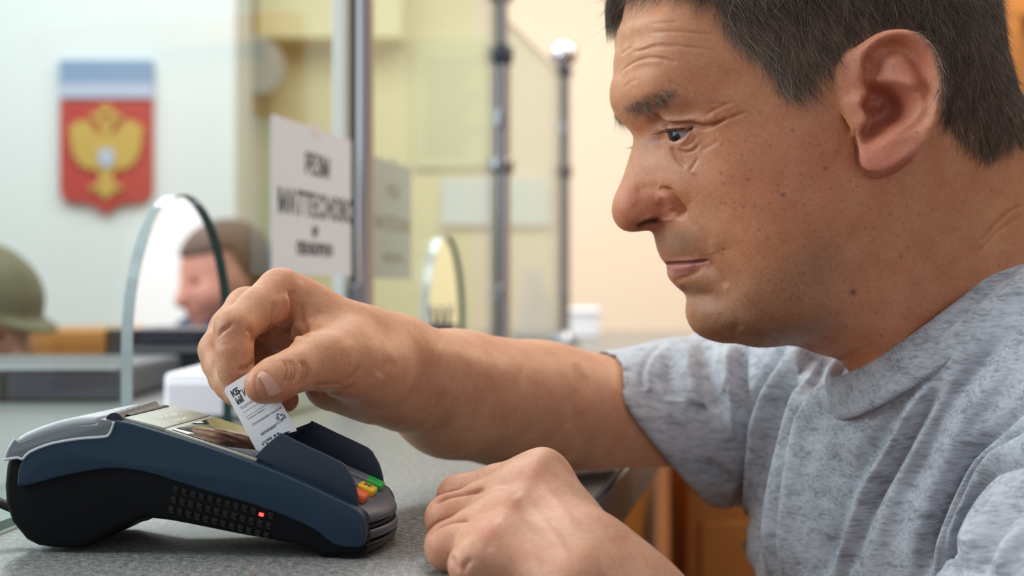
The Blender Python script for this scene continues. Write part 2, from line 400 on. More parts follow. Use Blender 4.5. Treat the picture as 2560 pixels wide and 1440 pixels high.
pane(2.578, 3.278, .62, [], 'farthest glass screen, between the two slimmer chrome posts')
def post(Y, top, r, label, ball=False, top2=None):
    o = empty('chrome_post', (G(Y), Y, CT)); tag(o, label, 'post', 'chrome posts standing along the counter')
    z1 = CZ+top-CT
    lathe('base_flange', [(r*2.6, 0.0005), (r*2.6, .008), (r*1.6, .016), (r*1.05, .03)], (0, 0, 0), M_['chrome_dark'], o)
    lathe('tube', [(r, .02), (r, z1)], (0, 0, 0), M_['chrome'], o)
    lathe('collar', [(r*1.25, z1*.62), (r*1.35, z1*.63), (r*1.35, z1*.66), (r*1.25, z1*.67)], (0, 0, 0), M_['chrome_dark'], o)
    if ball:
        lathe('cap', [(r*.8, z1-.004), (r*1.5, z1+.004), (r*1.5, z1+.012), (r*.7, z1+.02)], (0, 0, 0), M_['dark_metal'], o)
        R = r*2.1; lathe('ball_finial', [(R*math.sin(math.pi*i/12)+1e-5, z1+.018+R-R*math.cos(math.pi*i/12)) for i in range(13)], (0, 0, 0), M_['chrome'], o)
    for zz in (.12, z1*.8):
        box('clamp', (0, -.02, zz), (.014, .035, .03), M_['chrome_dark'], o, bevel=.003)
    return o
p1 = post(1.70, .75, .0190, 'thick chrome post in front, beside the taped paper notice')
box('white_strip', (-.0155, -.040, .40), (.015, .022, .70), M_['white_plastic'], p1, bevel=.002, rz=RY)  # upright white strip beside the post
pm = post(2.555, P(0, 150, 2.555)[2]-CZ, .0185, 'middle chrome post with a dark neck and ball finial high up')
zz = P(0, 150, 2.555)[2]-CT
lathe('neck', [(.020, zz-.01), (.024, zz+.004), (.024, zz+.02), (.014, zz+.03)], (0, 0, 0), M_['dark_metal'], pm)
lathe('upper_tube', [(.0150, zz+.02), (.0150, zz+.10)], (0, 0, 0), M_['chrome'], pm)
lathe('ball_finial', [(.028*math.sin(math.pi*i/12)+1e-5, zz+.095+.028-.028*math.cos(math.pi*i/12)) for i in range(13)], (0, 0, 0), M_['chrome'], pm)
post(3.30, P(0, 190, 3.3)[2]-CZ, .0150, 'farthest and slimmest chrome post, ball finial on top', ball=True)
# ---------------------------------------------------------------- notice taped to the glass, and a sheet for its reflection
def notice(Y0, Y1, z0, z1, side, lines, label, ink):
    o = empty('notice_or_reflection', (G(Y0)+CV.x*side, Y0+CV.y*side, z0)); tag(o, label, 'paper notice')
    L = (Y1-Y0)/DV.y; H = z1-z0
    fr = lambda u, v, w_: (DV.x*u+CV.x*w_, DV.y*u+CV.y*w_, v)
    extrude('sheet', [(0, 0), (L, 0), (L, H), (0, H)], 0, .0004, lambda l, d, h: fr(l, h, d), M_['notice_paper'], o)
    for (s, sz, u, v, sx) in lines: text('lettering', s, sz, ink, o, fr, L*u, H*v, bold=.0006, sx=sx); 
    for t in o.children:
        if t.name.startswith('lettering'): t.location = (CV.x*.0008, CV.y*.0008, 0)
    for (u, v) in ((.5, H-.004),): extrude('tape', [(L*u-.012, v-.004), (L*u+.012, v-.004), (L*u+.012, v+.008), (L*u-.012, v+.008)], .0006, .0008, lambda l, d, h: fr(l, h, d), M_['white_plastic'], o)
notice(1.397, 1.653, CZ+.0138, CZ+.171, .006, [('РЕЗМ', .030, .53, .74, 1.0), ('МАТТЕСНОВО', .034, .54, .46, 1.05), ('№', .014, .50, .29, 1.2), ('ПЕНЗОВОН', .017, .50, .17, 1.25)],
       'white notice with bold dark lettering on the front glass left of the thick post', M_['ink'])
mat('ink_reflected', (.35, .34, .33), .8)  # paler ink for the sheet imitating the reflected notice
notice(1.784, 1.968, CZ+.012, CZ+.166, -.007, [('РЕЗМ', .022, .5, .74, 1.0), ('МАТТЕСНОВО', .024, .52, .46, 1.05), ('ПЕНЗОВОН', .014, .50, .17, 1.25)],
       'added sheet imitating the notice reflection on second glass, right behind the thick chrome post', M_['ink_reflected'])
# ---------------------------------------------------------------- things on the far walls
YW = 4.6
def wp(px, py, y=YW-.0): q = P(px, py, y); return (q[0], q[2])
em = empty('emblem_placard', P(265, 520, 4.59)); tag(em, 'red and gold state emblem placard with blue band on the pale left wall', 'placard')
def wallpoly(name, pts, y0, y1, m, o):
    L0 = o.location; q = [wp(*p, (y0+y1)/2) for p in pts]
    return extrude(name, q, y0, y1, lambda l, d, h: (l-L0.x, d-L0.y, h-L0.z), m, o, smooth=False)
wallpoly('flag_band', [(152, 152), (382, 152), (382, 208), (152, 208)], 4.57, 4.595, M_['blue_flag'], em)
wallpoly('flag_band', [(152, 208.5), (382, 208.5), (382, 246), (152, 246)], 4.57, 4.595, M_['lilac'], em)
wallpoly('shield', [(152, 252), (382, 252), (382, 480), (372, 502), (300, 510), (266, 536), (232, 510), (162, 502), (152, 480)], 4.575, 4.595, M_['red_shield'], em)
wing = [(258, 345), (240, 330), (225, 305), (205, 300), (182, 310), (172, 330), (182, 350), (174, 360), (186, 378), (182, 390), (198, 402), (198, 415), (216, 415), (222, 428), (238, 420), (250, 432), (260, 420)]
for s in (0, 1):
    wallpoly('eagle_wing', [(266+(266-x) if s else x, y) for x, y in wing], 4.565, 4.5748, M_['gold'], em)
    hd = [(262, 345), (250, 320), (244, 300), (232, 298), (224, 290), (238, 282), (252, 284), (262, 300), (266, 325)]
    wallpoly('eagle_head', [(266+(266-x) if s else x, y) for x, y in hd], 4.564, 4.5747, M_['gold'], em)
    lg = [(256, 440), (240, 462), (222, 468), (226, 476), (246, 472), (262, 450)]
    wallpoly('eagle_claw', [(266+(266-x) if s else x, y) for x, y in lg], 4.564, 4.5746, M_['gold'], em)
wallpoly('eagle_body', [(252, 330), (280, 330), (290, 400), (284, 440), (276, 455), (292, 480), (280, 484), (266, 498), (252, 484), (240, 480), (256, 455), (248, 440), (242, 400)], 4.566, 4.5745, M_['gold'], em)
wallpoly('crown', [(252, 284), (248, 262), (258, 270), (266, 258), (274, 270), (284, 262), (280, 284)], 4.565, 4.5745, M_['gold'], em)
wallpoly('center_shield', [(248, 372), (284, 372), (284, 405), (266, 422), (248, 405)], 4.558, 4.5655, M_['lilac'], em)
ck = P(636, 165, 5.0); co = empty('wall_clock', ck, .45); tag(co, 'round blue-grey wall clock at the corner left of the notice', 'clock')
lathe('rim', [(.100, -.02), (.112, 0), (.100, .035), (.088, .035)], (0, 0, 0), M_['clock_rim'], co, axis='Y')
lathe('dial', [(.089, .0), (.089, .022), (.05, .024)], (0, 0, 0), M_['clock_face'], co, axis='Y')
for k, (a, l) in enumerate(((.4, .045), (2.2, .065))):
    box('clock_hand', (math.sin(a)*l/2, -.027, math.cos(a)*l/2), (.006, .002, l), M_['ink'], co, rot=Matrix.Rotation(a, 3, 'Y').to_euler())
mat('board_green', (.66, .68, .40), .9); mat('board_blue', (.66, .75, .76), .8); mat('board_line', (.45, .5, .33), .9)
nb = empty('information_board', P(1120, 420, 5.19)); tag(nb, 'pale yellow-green information board with rows of text on the back wall', 'board')
wallpoly('backing', [(1035, 98), (1225, 98), (1225, 420), (1035, 420)], 5.17, 5.195, M_['board_green'], nb)
for k in range(9): wallpoly('text_row', [(1060, 150+k*28), (1200-(k % 3)*20, 150+k*28), (1200-(k % 3)*20, 158+k*28), (1060, 158+k*28)], 5.166, 5.1698, M_['board_line'], nb)
bb = empty('notice_strip', P(1220, 560, 5.19)); tag(bb, 'long pale blue notice panel low on the back wall behind the posts', 'notice panel')
wallpoly('panel', [(1105, 446), (1375, 446), (1375, 556), (1105, 556)], 5.17, 5.195, M_['board_blue'], bb)
wallpoly('border', [(1100, 556.5), (1380, 556.5), (1380, 562), (1100, 562)], 5.165, 5.196, M_['white_plastic'], bb)
# ---------------------------------------------------------------- desk things behind the glass
def thingbox(name, px0, px1, py0, Y, depth, m, label, cat, zb=CT, bevel=.004, parts=()):
    a = P(px0, py0, Y); b = P(px1, py0, Y); o = empty(name, ((a[0]+b[0])/2, Y, zb)); tag(o, label, cat)
    W = b[0]-a[0]; H = a[2]-zb
    box('body', (0, depth/2, H/2+.0005), (W, depth, H-.001), m, o, bevel=bevel)
    for (nm, fx, fz, sw, sh, mm) in parts: box(nm, (W*fx, -.003, H*fz), (W*sw, .006, H*sh), mm, o, bevel=.0015)
    return o
thingbox('receipt_printer', 322, 524, 822, 1.95, .16, M_['black_plastic'], 'black desktop printer standing behind the arched opening', 'printer',
         parts=[('front_lip', 0, .62, .96, .10, M_['grey_plastic']), ('paper_slot', 0, .80, .7, .04, M_['dark_metal']), ('button', .4, .35, .06, .06, M_['grey_plastic'])])
wb = thingbox('paper_tray', 408, 640, 932, 1.40, .20, M_['white_plastic'], 'white paper tray on the counter behind the arch', 'tray', bevel=.006,
         parts=[('tray_front', 0, .45, .9, .7, M_['paper'])])
thingbox('desk_shelf', -260, 300, 918, 1.62, .30, M_['grey_plastic'], 'low dark grey shelf unit on the staff side, left of the arch', 'shelf', bevel=.006,
         parts=[('drawer_front', -.25, .45, .46, .7, M_['dark_metal']), ('drawer_front', .25, .45, .46, .7, M_['dark_metal']), ('top_edge', 0, .94, 1.0, .1, M_['chrome_dark'])])
o = thingbox('file_cabinet', 40, 262, 826, 3.4, .4, M_['wood_light'], 'orange wooden cabinet top seen between the capped clerk and the printer', 'cabinet', zb=0,
         parts=[('door', -.25, .5, .47, .96, M_['wood']), ('door', .25, .5, .47, .96, M_['wood'])])
thingbox('monitor', 262, 330, 822, 2.5, .05, M_['black_plastic'], 'dark narrow monitor edge beside the wooden cabinet', 'monitor', zb=CT-.3,
         parts=[('screen', 0, .6, .8, .6, M_['dark_metal'])])
# things further along the counter
pc = P(1112, 800, 2.5); po = empty('pen_pot', (pc[0], 2.35, CT)); tag(po, 'dark navy pen pot on the counter beyond the small arch', 'pen pot')
lathe('pot', [(.022, .001), (.027, .07), (.025, .07), (.021, .01)], (0, 0, 0), M_['navy'], po)
for k in range(3): tube('pen', [np.array([-.006+k*.006, 0, .02]), np.array([-.012+k*.012, .003, .075]), np.array([-.016+k*.016, .004, .10])], .0035, M_['navy'], po, seg=8, n=2)
pg = empty('leaflet_stand', P(1335, 0, 3.42)*np.array([1, 1, 0])+np.array([0, 0, CT])); tag(pg, 'pinkish white leaflet stand on the counter between the two slim posts', 'leaflet stand')
mat('leaflet', (.78, .68, .68), .7); mat('leaf_green', (.42, .46, .22), .7)
for k, (x, z, t, h) in enumerate(((-.012, .09, .18, .17), (.012, .075, -.12, .14), (.035, .055, -.32, .11))):
    box('leaflet', (x, .004*k, z), (.035, .003, h), M_['leaflet'], pg, rot=Matrix.Rotation(t, 3, 'Y').to_euler())
box('foot', (.0, .01, .008), (.10, .07, .014), M_['grey_plastic'], pg, bevel=.003)
hd = thingbox('tissue_box', 1420, 1500, 770, 3.7, .12, M_['white_plastic'], 'small white box on the far end of the counter', 'box', parts=[('lid', 0, .9, 1.05, .12, M_['paper'])])
tr = empty('document_tray', P(1245, 0, 2.2)*np.array([1, 1, 0])+np.array([.0, 0, CT])); tag(tr, 'low dark document tray at the foot of the middle chrome post', 'tray')
box('base', (.05, 0, .006), (.20, .12, .010), M_['dark_metal'], tr, bevel=.002); box('paper_stack', (.0, 0, .016), (.09, .09, .008), M_['paper'], tr, bevel=.001)
for s in (-1, 1): box('side_rim', (.05+.098*s, 0, .016), (.004, .12, .02), M_['dark_metal'], tr)
gs = empty('glass_sheet', (-.34, .80, CT)); tag(gs, 'clear glass sheet with green edge lying on the counter left of the terminal', 'glass sheet')
q0 = np.array(P(-80, 1345+60, .70)); 
gy = lambda px, y: ((px-1280)/F*y, y)
ps = [gy(-160, .685), gy(60, .785), (gy(60, .785)[0]-.05, .93), (gy(-160, .685)[0]-.06, .74)]
bm = bmesh.new(); a = [bm.verts.new((x+.34, y-.80, .001)) for x, y in ps]; b = [bm.verts.new((x+.34, y-.80, .006)) for x, y in ps]
bm.faces.new(a); bm.faces.new(b)
for i in range(4):
    f = bm.faces.new((a[i], b[i], b[(i+1) % 4], a[(i+1) % 4])); f.material_index = 1
bmesh.ops.recalc_face_normals(bm, faces=bm.faces); me = bpy.data.meshes.new('sheet'); bm.to_mesh(me); bm.free()
mat('edge_pale', (.22, .42, .36), .15); link('sheet', me, [M_['glass'], M_['edge_pale']], gs)
# wooden bench cabinet on the hall side, seen under the arm
hc = empty('hall_cabinet', (.92, 2.2, 0)); tag(hc, 'orange wooden cabinet beyond the man, visible below his raised arm', 'cabinet')
box('body', (0, .125, .46), (1.3, .25, .92), M_['wood'], hc, bevel=.004)
for k in range(4): box('door', (-.48+k*.32, -.006, .44), (.30, .012, .82), M_['wood_light'] if k % 2 else M_['wood'], hc, bevel=.004)
for k in range(4): lathe('knob', [(.004, -.013), (.009, .004), (.001, .012)], (-.37+k*.32, -.012, .62), M_['chrome_dark'], hc, axis='Y', seg=12)
# ---------------------------------------------------------------- payment terminal
TH = math.radians(6.0); TA = np.array([math.cos(TH), -math.sin(TH), 0]); TB = np.array([math.sin(TH), math.cos(TH), 0])
T0 = np.array([(910-1280)/F*.68, .68, CT])
def LT(px, py, d=0.0):
    """side-plane coordinates (along, up) of a point of the housing at depth d"""
    r = np.array([(px-1280)/F, 1, (720-py)/F]); o = np.array([0, 0, CZ]); q0 = T0+TB*d
    t = ((q0-o)@TB)/(r@TB); q = o+r*t-T0
    return (float(q@TA), float(q[2]))
TW = .078
term = empty('payment_terminal', T0+TA*(-.09)+TB*(TW/2)); tag(term, 'dark blue handheld payment terminal with coloured keys lying on the counter', 'payment terminal')
to = np.array(term.location)
def TF(l, d, h): return Vector(T0+TA*l+TB*d+np.array([0, 0, h])-to)
def LP(pts, d=0.0): return [LT(x, y, d) for x, y in pts]
def tmat(n, c, r, **k): return mat(n, c, r, **k)
tmat('shell_blue', (.008, .032, .064), .45, bump=.15, bscale=2500); tmat('shell_black', (.0025, .003, .0045), .5, bump=.15, bscale=2500, spec=.22)
tmat('shield_blue', (.022, .036, .062), .45, bump=.15, bscale=2500); tmat('deck_grey', (.075, .08, .11), .42, bump=.12, bscale=2500)
tmat('lid_white', (.62, .65, .68), .3); tmat('bezel', (.50, .50, .43), .32); tmat('screen', (.012, .013, .016), .04, spec=1.0, coat=1)
tmat('key_green', (.01, .42, .06), .35); tmat('key_yellow', (.85, .50, .01), .35); tmat('key_red', (.80, .12, .04), .35); tmat('key_grey', (.14, .14, .18), .35)
tmat('led', (1, .05, .03), .4, emit=(1, .05, .03), estr=4); tmat('clear_plastic', (.20, .215, .23), .18, spec=.7); tmat('clear_edge', (.62, .66, .70), .2); tmat('roller', (.02, .025, .05), .2, spec=.8)
tmat('dimple', (.003, .003, .004), .5); tmat('dimple_glint', (.035, .035, .04), .4)
lower = LP([(24, 1120), (10, 1165), (5, 1215), (8, 1262), (24, 1308), (60, 1352), (90, 1367), (130, 1372), (205, 1373), (245, 1349), (292, 1324), (335, 1303), (360, 1297), (420, 1304), (473, 1314), (602, 1340), (730, 1362), (765, 1373), (797, 1399), (835, 1406), (880, 1404), (905, 1392), (916, 1372), (912, 1330), (880, 1290), (700, 1210), (450, 1120), (290, 1075), (150, 1110), (60, 1135)])
lower = [(l, max(h, .0004)) for l, h in lower]
extrude('lower_housing', lower, .0015, TW-.0015, TF, M_['shell_black'], term, bevel=.003, seg=3, angle=1.0)
side = LP([(290, 1050), (420, 1085), (560, 1130), (700, 1182), (820, 1236), (880, 1266), (902, 1284), (912, 1312), (913, 1345), (908, 1364), (880, 1368), (842, 1363), (815, 1346), (790, 1326), (740, 1301), (640, 1263), (540, 1234), (450, 1206), (380, 1184), (330, 1174), (280, 1171), (230, 1176), (150, 1192), (54, 1216), (46, 1195), (49, 1170), (61, 1143), (80, 1128), (131, 1109), (200, 1097), (262, 1092), (275, 1078)])
ss = smoothpoly(side, 3)
extrude('side_shell', ss, -.001, .009, TF, M_['shell_blue'], term, bevel=.0022, seg=3, angle=.5)
extrude('side_shell', ss, TW-.009, TW+.001, TF, M_['shell_blue'], term, bevel=.0022, seg=3, angle=.5)
# top deck between the side shells
deck = LP([(285, 1055), (420, 1089), (560, 1134), (640, 1162), (700, 1186), (820, 1240), (855, 1256), (860, 1300), (700, 1260), (400, 1160), (290, 1120)])
extrude('top_deck', deck, .0085, TW-.0085, TF, M_['deck_grey'], term, bevel=.0006)
def onTop(l0, l1, up, nm, d0, d1, m, thick=.0012, bevel=.0004, par=None):
    """plate following the sloping top between two pixel columns along the near edge"""
    A = LT(*l0); B = LT(*l1); n = np.array([-(B[1]-A[1]), B[0]-A[0]]); n /= np.linalg.norm(n)
    q = [(A[0]+n[0]*up, A[1]+n[1]*up), (B[0]+n[0]*up, B[1]+n[1]*up), (B[0]+n[0]*(up+thick), B[1]+n[1]*(up+thick)), (A[0]+n[0]*(up+thick), A[1]+n[1]*(up+thick))]
    return extrude(nm, q, d0, d1, TF, m, par or term, bevel=bevel)
onTop((300, 1057), (402, 1083), .0002, 'brand_panel', .004, TW-.004, M_['bezel'], .0022)
onTop((402, 1083), (632, 1160), .0002, 'screen_frame', .004, TW-.004, M_['bezel'], .0018)
onTop((416, 1088), (628, 1158), .0012, 'display', .0060, TW-.0060, M_['screen'], .0014)
onTop((634, 1160), (664, 1172), .0004, 'function_strip', .006, TW-.006, M_['black_plastic'], .0014)
# squiggly white print and a small bird-like mark on the brand panel
A_ = np.array(LT(330, 1065)); B_ = np.array(LT(400, 1083)); tdir = (B_-A_)/np.linalg.norm(B_-A_); nrm = np.array([-tdir[1], tdir[0]])
def TFt(u, v, w_, l0=LT(356, 1072)):
    p = np.array(l0)-tdir*v+nrm*(.0026+w_); return TF(p[0], .020+u, p[1])
mat('print_white', (.8, .8, .76), .6)
text('lettering', 'Vramaeks', .0075, M_['print_white'], term, lambda x, y, z: TFt(x, y, z), .019, 0.001, ext=.0001)
text('lettering', 'ekraned', .0052, M_['print_white'], term, lambda x, y, z: TFt(x, y, z), .019, -.006, ext=.0001)
# printer compartment: paper lid, clear side windows, roller
lid = LP([(36, 1099), (60, 1083), (102, 1066), (146, 1052), (187, 1044), (222, 1041), (246, 1042), (240, 1062), (180, 1068), (110, 1086), (68, 1102), (48, 1112)])
extrude('paper_lid', lid, .001, TW-.001, TF, M_['lid_white'], term, bevel=.0018, seg=3, angle=.7)
win = LP([(36, 1099), (48, 1105), (110, 1083), (180, 1065), (240, 1060), (250, 1046), (286, 1054), (278, 1076), (262, 1090), (200, 1095), (131, 1107), (80, 1126), (60, 1143), (30, 1146), (12, 1149), (16, 1130)])
extrude('clear_cover', win, -.0004, TW+.0004, TF, M_['clear_plastic'], term, bevel=.001, seg=2)
rim = [(12, 1149), (30, 1146), (46, 1144), (58, 1147), (66, 1139), (82, 1127), (131, 1108.5), (200, 1096.5), (262, 1091.5), (275, 1084), (281, 1072), (287, 1054)]
for dd in (-.0008, TW+.0008): tube('cover_rim', [np.array(TF(LT(*p)[0], dd, LT(*p)[1])) for p in rim], .0007, M_['clear_edge'], term, seg=8, n=4)
ri2 = [(12, 1149), (22, 1122), (37, 1098)]
tube('cover_rim', [np.array(TF(LT(*p)[0], .0002, LT(*p)[1])) for p in ri2], .0008, M_['clear_edge'], term, seg=8, n=4)
r0 = LT(262, 1054)
lathe('paper_roller', [(.0001, -.037), (.0042, -.037), (.0042, .037), (.0001, .037)], TF(r0[0], TW/2, r0[1]), M_['roller'], term, seg=20, axis='Y').rotation_euler = (0, 0, 0)
onTop((287, 1053), (300, 1057), .0020, 'paper_slot', .012, TW-.010, M_['black_plastic'], .0008)
# keypad deck with the card slot at the front
fr1 = LP([(845, 1254), (878, 1268), (903, 1283), (914, 1298), (917, 1313), (905, 1317), (860, 1314)]); fr2 = LP([(860, 1332), (905, 1336), (916, 1333), (920, 1346), (914, 1358), (890, 1364), (860, 1360)])
def bowed(name, poly, d0, d1, m, bow, n=14, parent=term):
    """extrusion whose front bows outward in plan"""
    poly = smoothpoly(poly, 3); N = len(poly); v = []; f = []; lm = max(p[0] for p in poly); l0 = min(p[0] for p in poly)
    for j in range(n+1):
        t = j/n; d = d0+(d1-d0)*t; b = bow*(1-(2*t-1)**2)
        for p in poly: v.append(TF(p[0]+b*np.clip((p[0]-l0)/(lm-l0), 0, 1), d, p[1]))
    for j in range(n):
        for k in range(N): f.append((j*N+k, j*N+(k+1) % N, (j+1)*N+(k+1) % N, (j+1)*N+k))
    f.append(tuple(reversed(range(N)))); f.append(tuple(n*N+k for k in range(N)))
    o = pymesh(name, v, f, m, parent, True); o.data.set_sharp_from_angle(angle=.7)
    bm = bmesh.new(); bm.from_mesh(o.data); bmesh.ops.recalc_face_normals(bm, faces=bm.faces); bm.to_mesh(o.data); bm.free(); return o
bowed('keypad_deck', fr1, .0088, TW-.0088, M_['deck_grey'], .006); bowed('slot_lip', fr2, .0088, TW-.0088, M_['deck_grey'], .006)
bowed('card_slot', LP([(850, 1312), (905, 1316), (908, 1334), (850, 1334)]), .0088, TW-.0088, M_['dimple'], .005)
bowed('lower_bumper', LP([(860, 1362), (908, 1362), (916, 1372), (905, 1390), (880, 1402), (850, 1402)]), .002, TW-.002, M_['shell_black'], .0055)
# keys
def key(px, py, m, d, w_=.013, ln=.010, glyph=False):
    l, h = LT(px, py); t = np.array(LT(880, 1268))-np.array(LT(820, 1240)); t /= np.linalg.norm(t); n = np.array([-t[1], t[0]])
    bm = bmesh.new(); bmesh.ops.create_cube(bm, size=1)
    for v in bm.verts:
        u, vv, ww = v.co; p = np.array([l, h])+t*u*ln+n*(ww*.0045+.0022); v.co = TF(p[0], d+vv*w_, p[1])
    o = finish(bm, 'key', m, term, True, .0016, 4)
    if glyph:
        def fr(x, y, z): p = np.array([l, h])+t*x+n*(.0046+z); return TF(p[0], d+y, p[1])
        text('key_mark', 'K', .006, M_['ink'], o, fr, 0, 0, ext=.0001, bold=.0002)
    return o
cols = [.019, .039, .059]
for r_ in range(5):
    px, py = 868-r_*27, 1262-r_*12.3
    for c in range(3):
        m_ = M_['key_grey'] if r_ else [M_['key_red'], M_['key_yellow'], M_['key_green']][c]
        k = key(px, py, m_, cols[c], glyph=(r_ == 0 and c == 1))
        if not r_: tag(k, ['orange-red key', 'yellow key', 'green key'][c])
# privacy shield: near wall, far wall, back wall
def wall(pts, d, nm, th=.0022):
    return extrude(nm, smoothpoly(LP(pts), 2), d, d+th, TF, M_['shield_blue'], term, bevel=.0009, seg=3, angle=.5)
nw = [(626, 1150), (632, 1140), (660, 1112), (688, 1090), (694, 1088), (760, 1120), (845, 1160), (862, 1180), (876, 1205), (886, 1240), (888, 1272), (872, 1268), (820, 1243), (760, 1216), (690, 1184)]
wall(nw, .0065, 'shield_wall'); wall(nw, TW-.0090, 'shield_wall')
bk = LP([(628, 1152), (634, 1139), (660, 1113), (690, 1089), (694, 1090), (664, 1120), (640, 1148), (640, 1160)])
extrude('shield_back', bk, .0070, TW-.0070, TF, M_['shield_blue'], term, bevel=.0006)
# square grip dimples in three rows, light along their lower edges painted paler
def sidequad(px, py, s, dd, m, nm, par, hx=None):
    l, h = LT(px, py); l2, h2 = LT(px+18, py+5.6); t = np.array([l2-l, h2-h]); t /= np.linalg.norm(t); n = np.array([-t[1], t[0]]); hx = hx or s
    q = [np.array([l, h])+t*a*s+n*b*hx for a, b in ((-.5, -.5), (.5, -.5), (.5, .5), (-.5, .5))]
    return extrude(nm, [tuple(x) for x in q], dd-.0006, dd, TF, m, par, bevel=.0002)
for r_ in range(3):
    for c in range(12):
        if r_ == 0 and c == 10: continue
        px = 438+c*21.6-r_*5.5; py = 1223+c*5.9+r_*25
        gp = sidequad(px, py, .0026, .0013, M_['dimple'], 'grip_pad', term)
        sidequad(px+.5, py+8.5, .0022, .0012, M_['dimple_glint'], 'pad_glint', gp, .0004)
o = sidequad(652, 1287, .0022, .0011, M_['led'], 'indicator_light', term, .0016); tag(o, 'glowing red indicator light')
s1 = np.array(LT(22, 1300))
tube('power_cable', [np.array(TF(s1[0]+.004, .03, s1[1])), np.array(TF(s1[0]-.006, .03, s1[1]-.001)), np.array(TF(s1[0]-.02, .03, s1[1]+.004)), np.array(TF(s1[0]-.05, .035, s1[1]+.012)), np.array(TF(s1[0]-.085, .045, .004))], .0026, M_['black_plastic'], term)
bm_ = [(300, 1300), (335, 1296), (365, 1297), (345, 1312), (312, 1320)]
extrude('rear_foot', LP(bm_), .012, TW-.012, TF, M_['black_plastic'], term, bevel=.001)
# ---------------------------------------------------------------- the man: head and neck
PSI = math.radians(6.0); HC, HS = math.cos(PSI), math.sin(PSI)
H0 = P(1540, 720, .80)
HA = np.array([HC, HS, 0]); HU = np.array([HS, -HC, 0])
def HP(px, py, u=0.0):
    """(back, lateral, up) head coordinates of the point seen at a pixel when it lies u to the side of the mid plane"""
    r = np.array([(px-1280)/F, 1, (720-py)/F]); o = np.array([0, 0, CZ]); q0 = H0+HU*u
    t = ((q0-o)@HU)/(r@HU); q = o+r*t-H0; return np.array([q@HA, u, q[2]])
def H2W(V): return H0+V[:, :1]*HA+V[:, 1:2]*HU+V[:, 2:3]*np.array([0, 0, 1.])
def W2H(p): q = np.array(p)-H0; return np.array([q@HA, q@HU, q[2]])
profile = [(1600, -90), (1575, -20), (1565, 43), (1553, 86), (1548, 129), (1545, 172), (1540, 192), (1534, 215), (1532, 241), (1538, 267), (1552, 292), (1571, 313), (1582, 330), (1585, 345), (1583, 360), (1576, 387), (1563, 430), (1550, 465), (1537, 495), (1532, 517), (1532, 534), (1540, 555), (1553, 570), (1572, 579), (1595, 578), (1618, 574), (1634, 570),
           (1638, 580), (1641, 592), (1646, 612), (1651, 630), (1655, 641), (1662, 652), (1678, 660), (1674, 668), (1671, 680), (1672, 691), (1681, 700), (1692, 709), (1708, 722), (1723, 737), (1723, 752), (1721, 772), (1726, 799), (1737, 821), (1756, 836), (1779, 847), (1805, 852), (1831, 851), (1854, 854), (1880, 861), (1906, 863), (1936, 861), (1962, 857), (1981, 856), (2010, 866), (2060, 880),
           (2160, 860), (2280, 780), (2390, 660), (2450, 540), (2480, 430), (2490, 370), (2494, 300), (2500, 240), (2505, 190), (2503, 120), (2496, 60), (2480, -10), (2430, -100), (2330, -185), (2200, -235), (2050, -255), (1900, -245), (1760, -205), (1660, -150)]
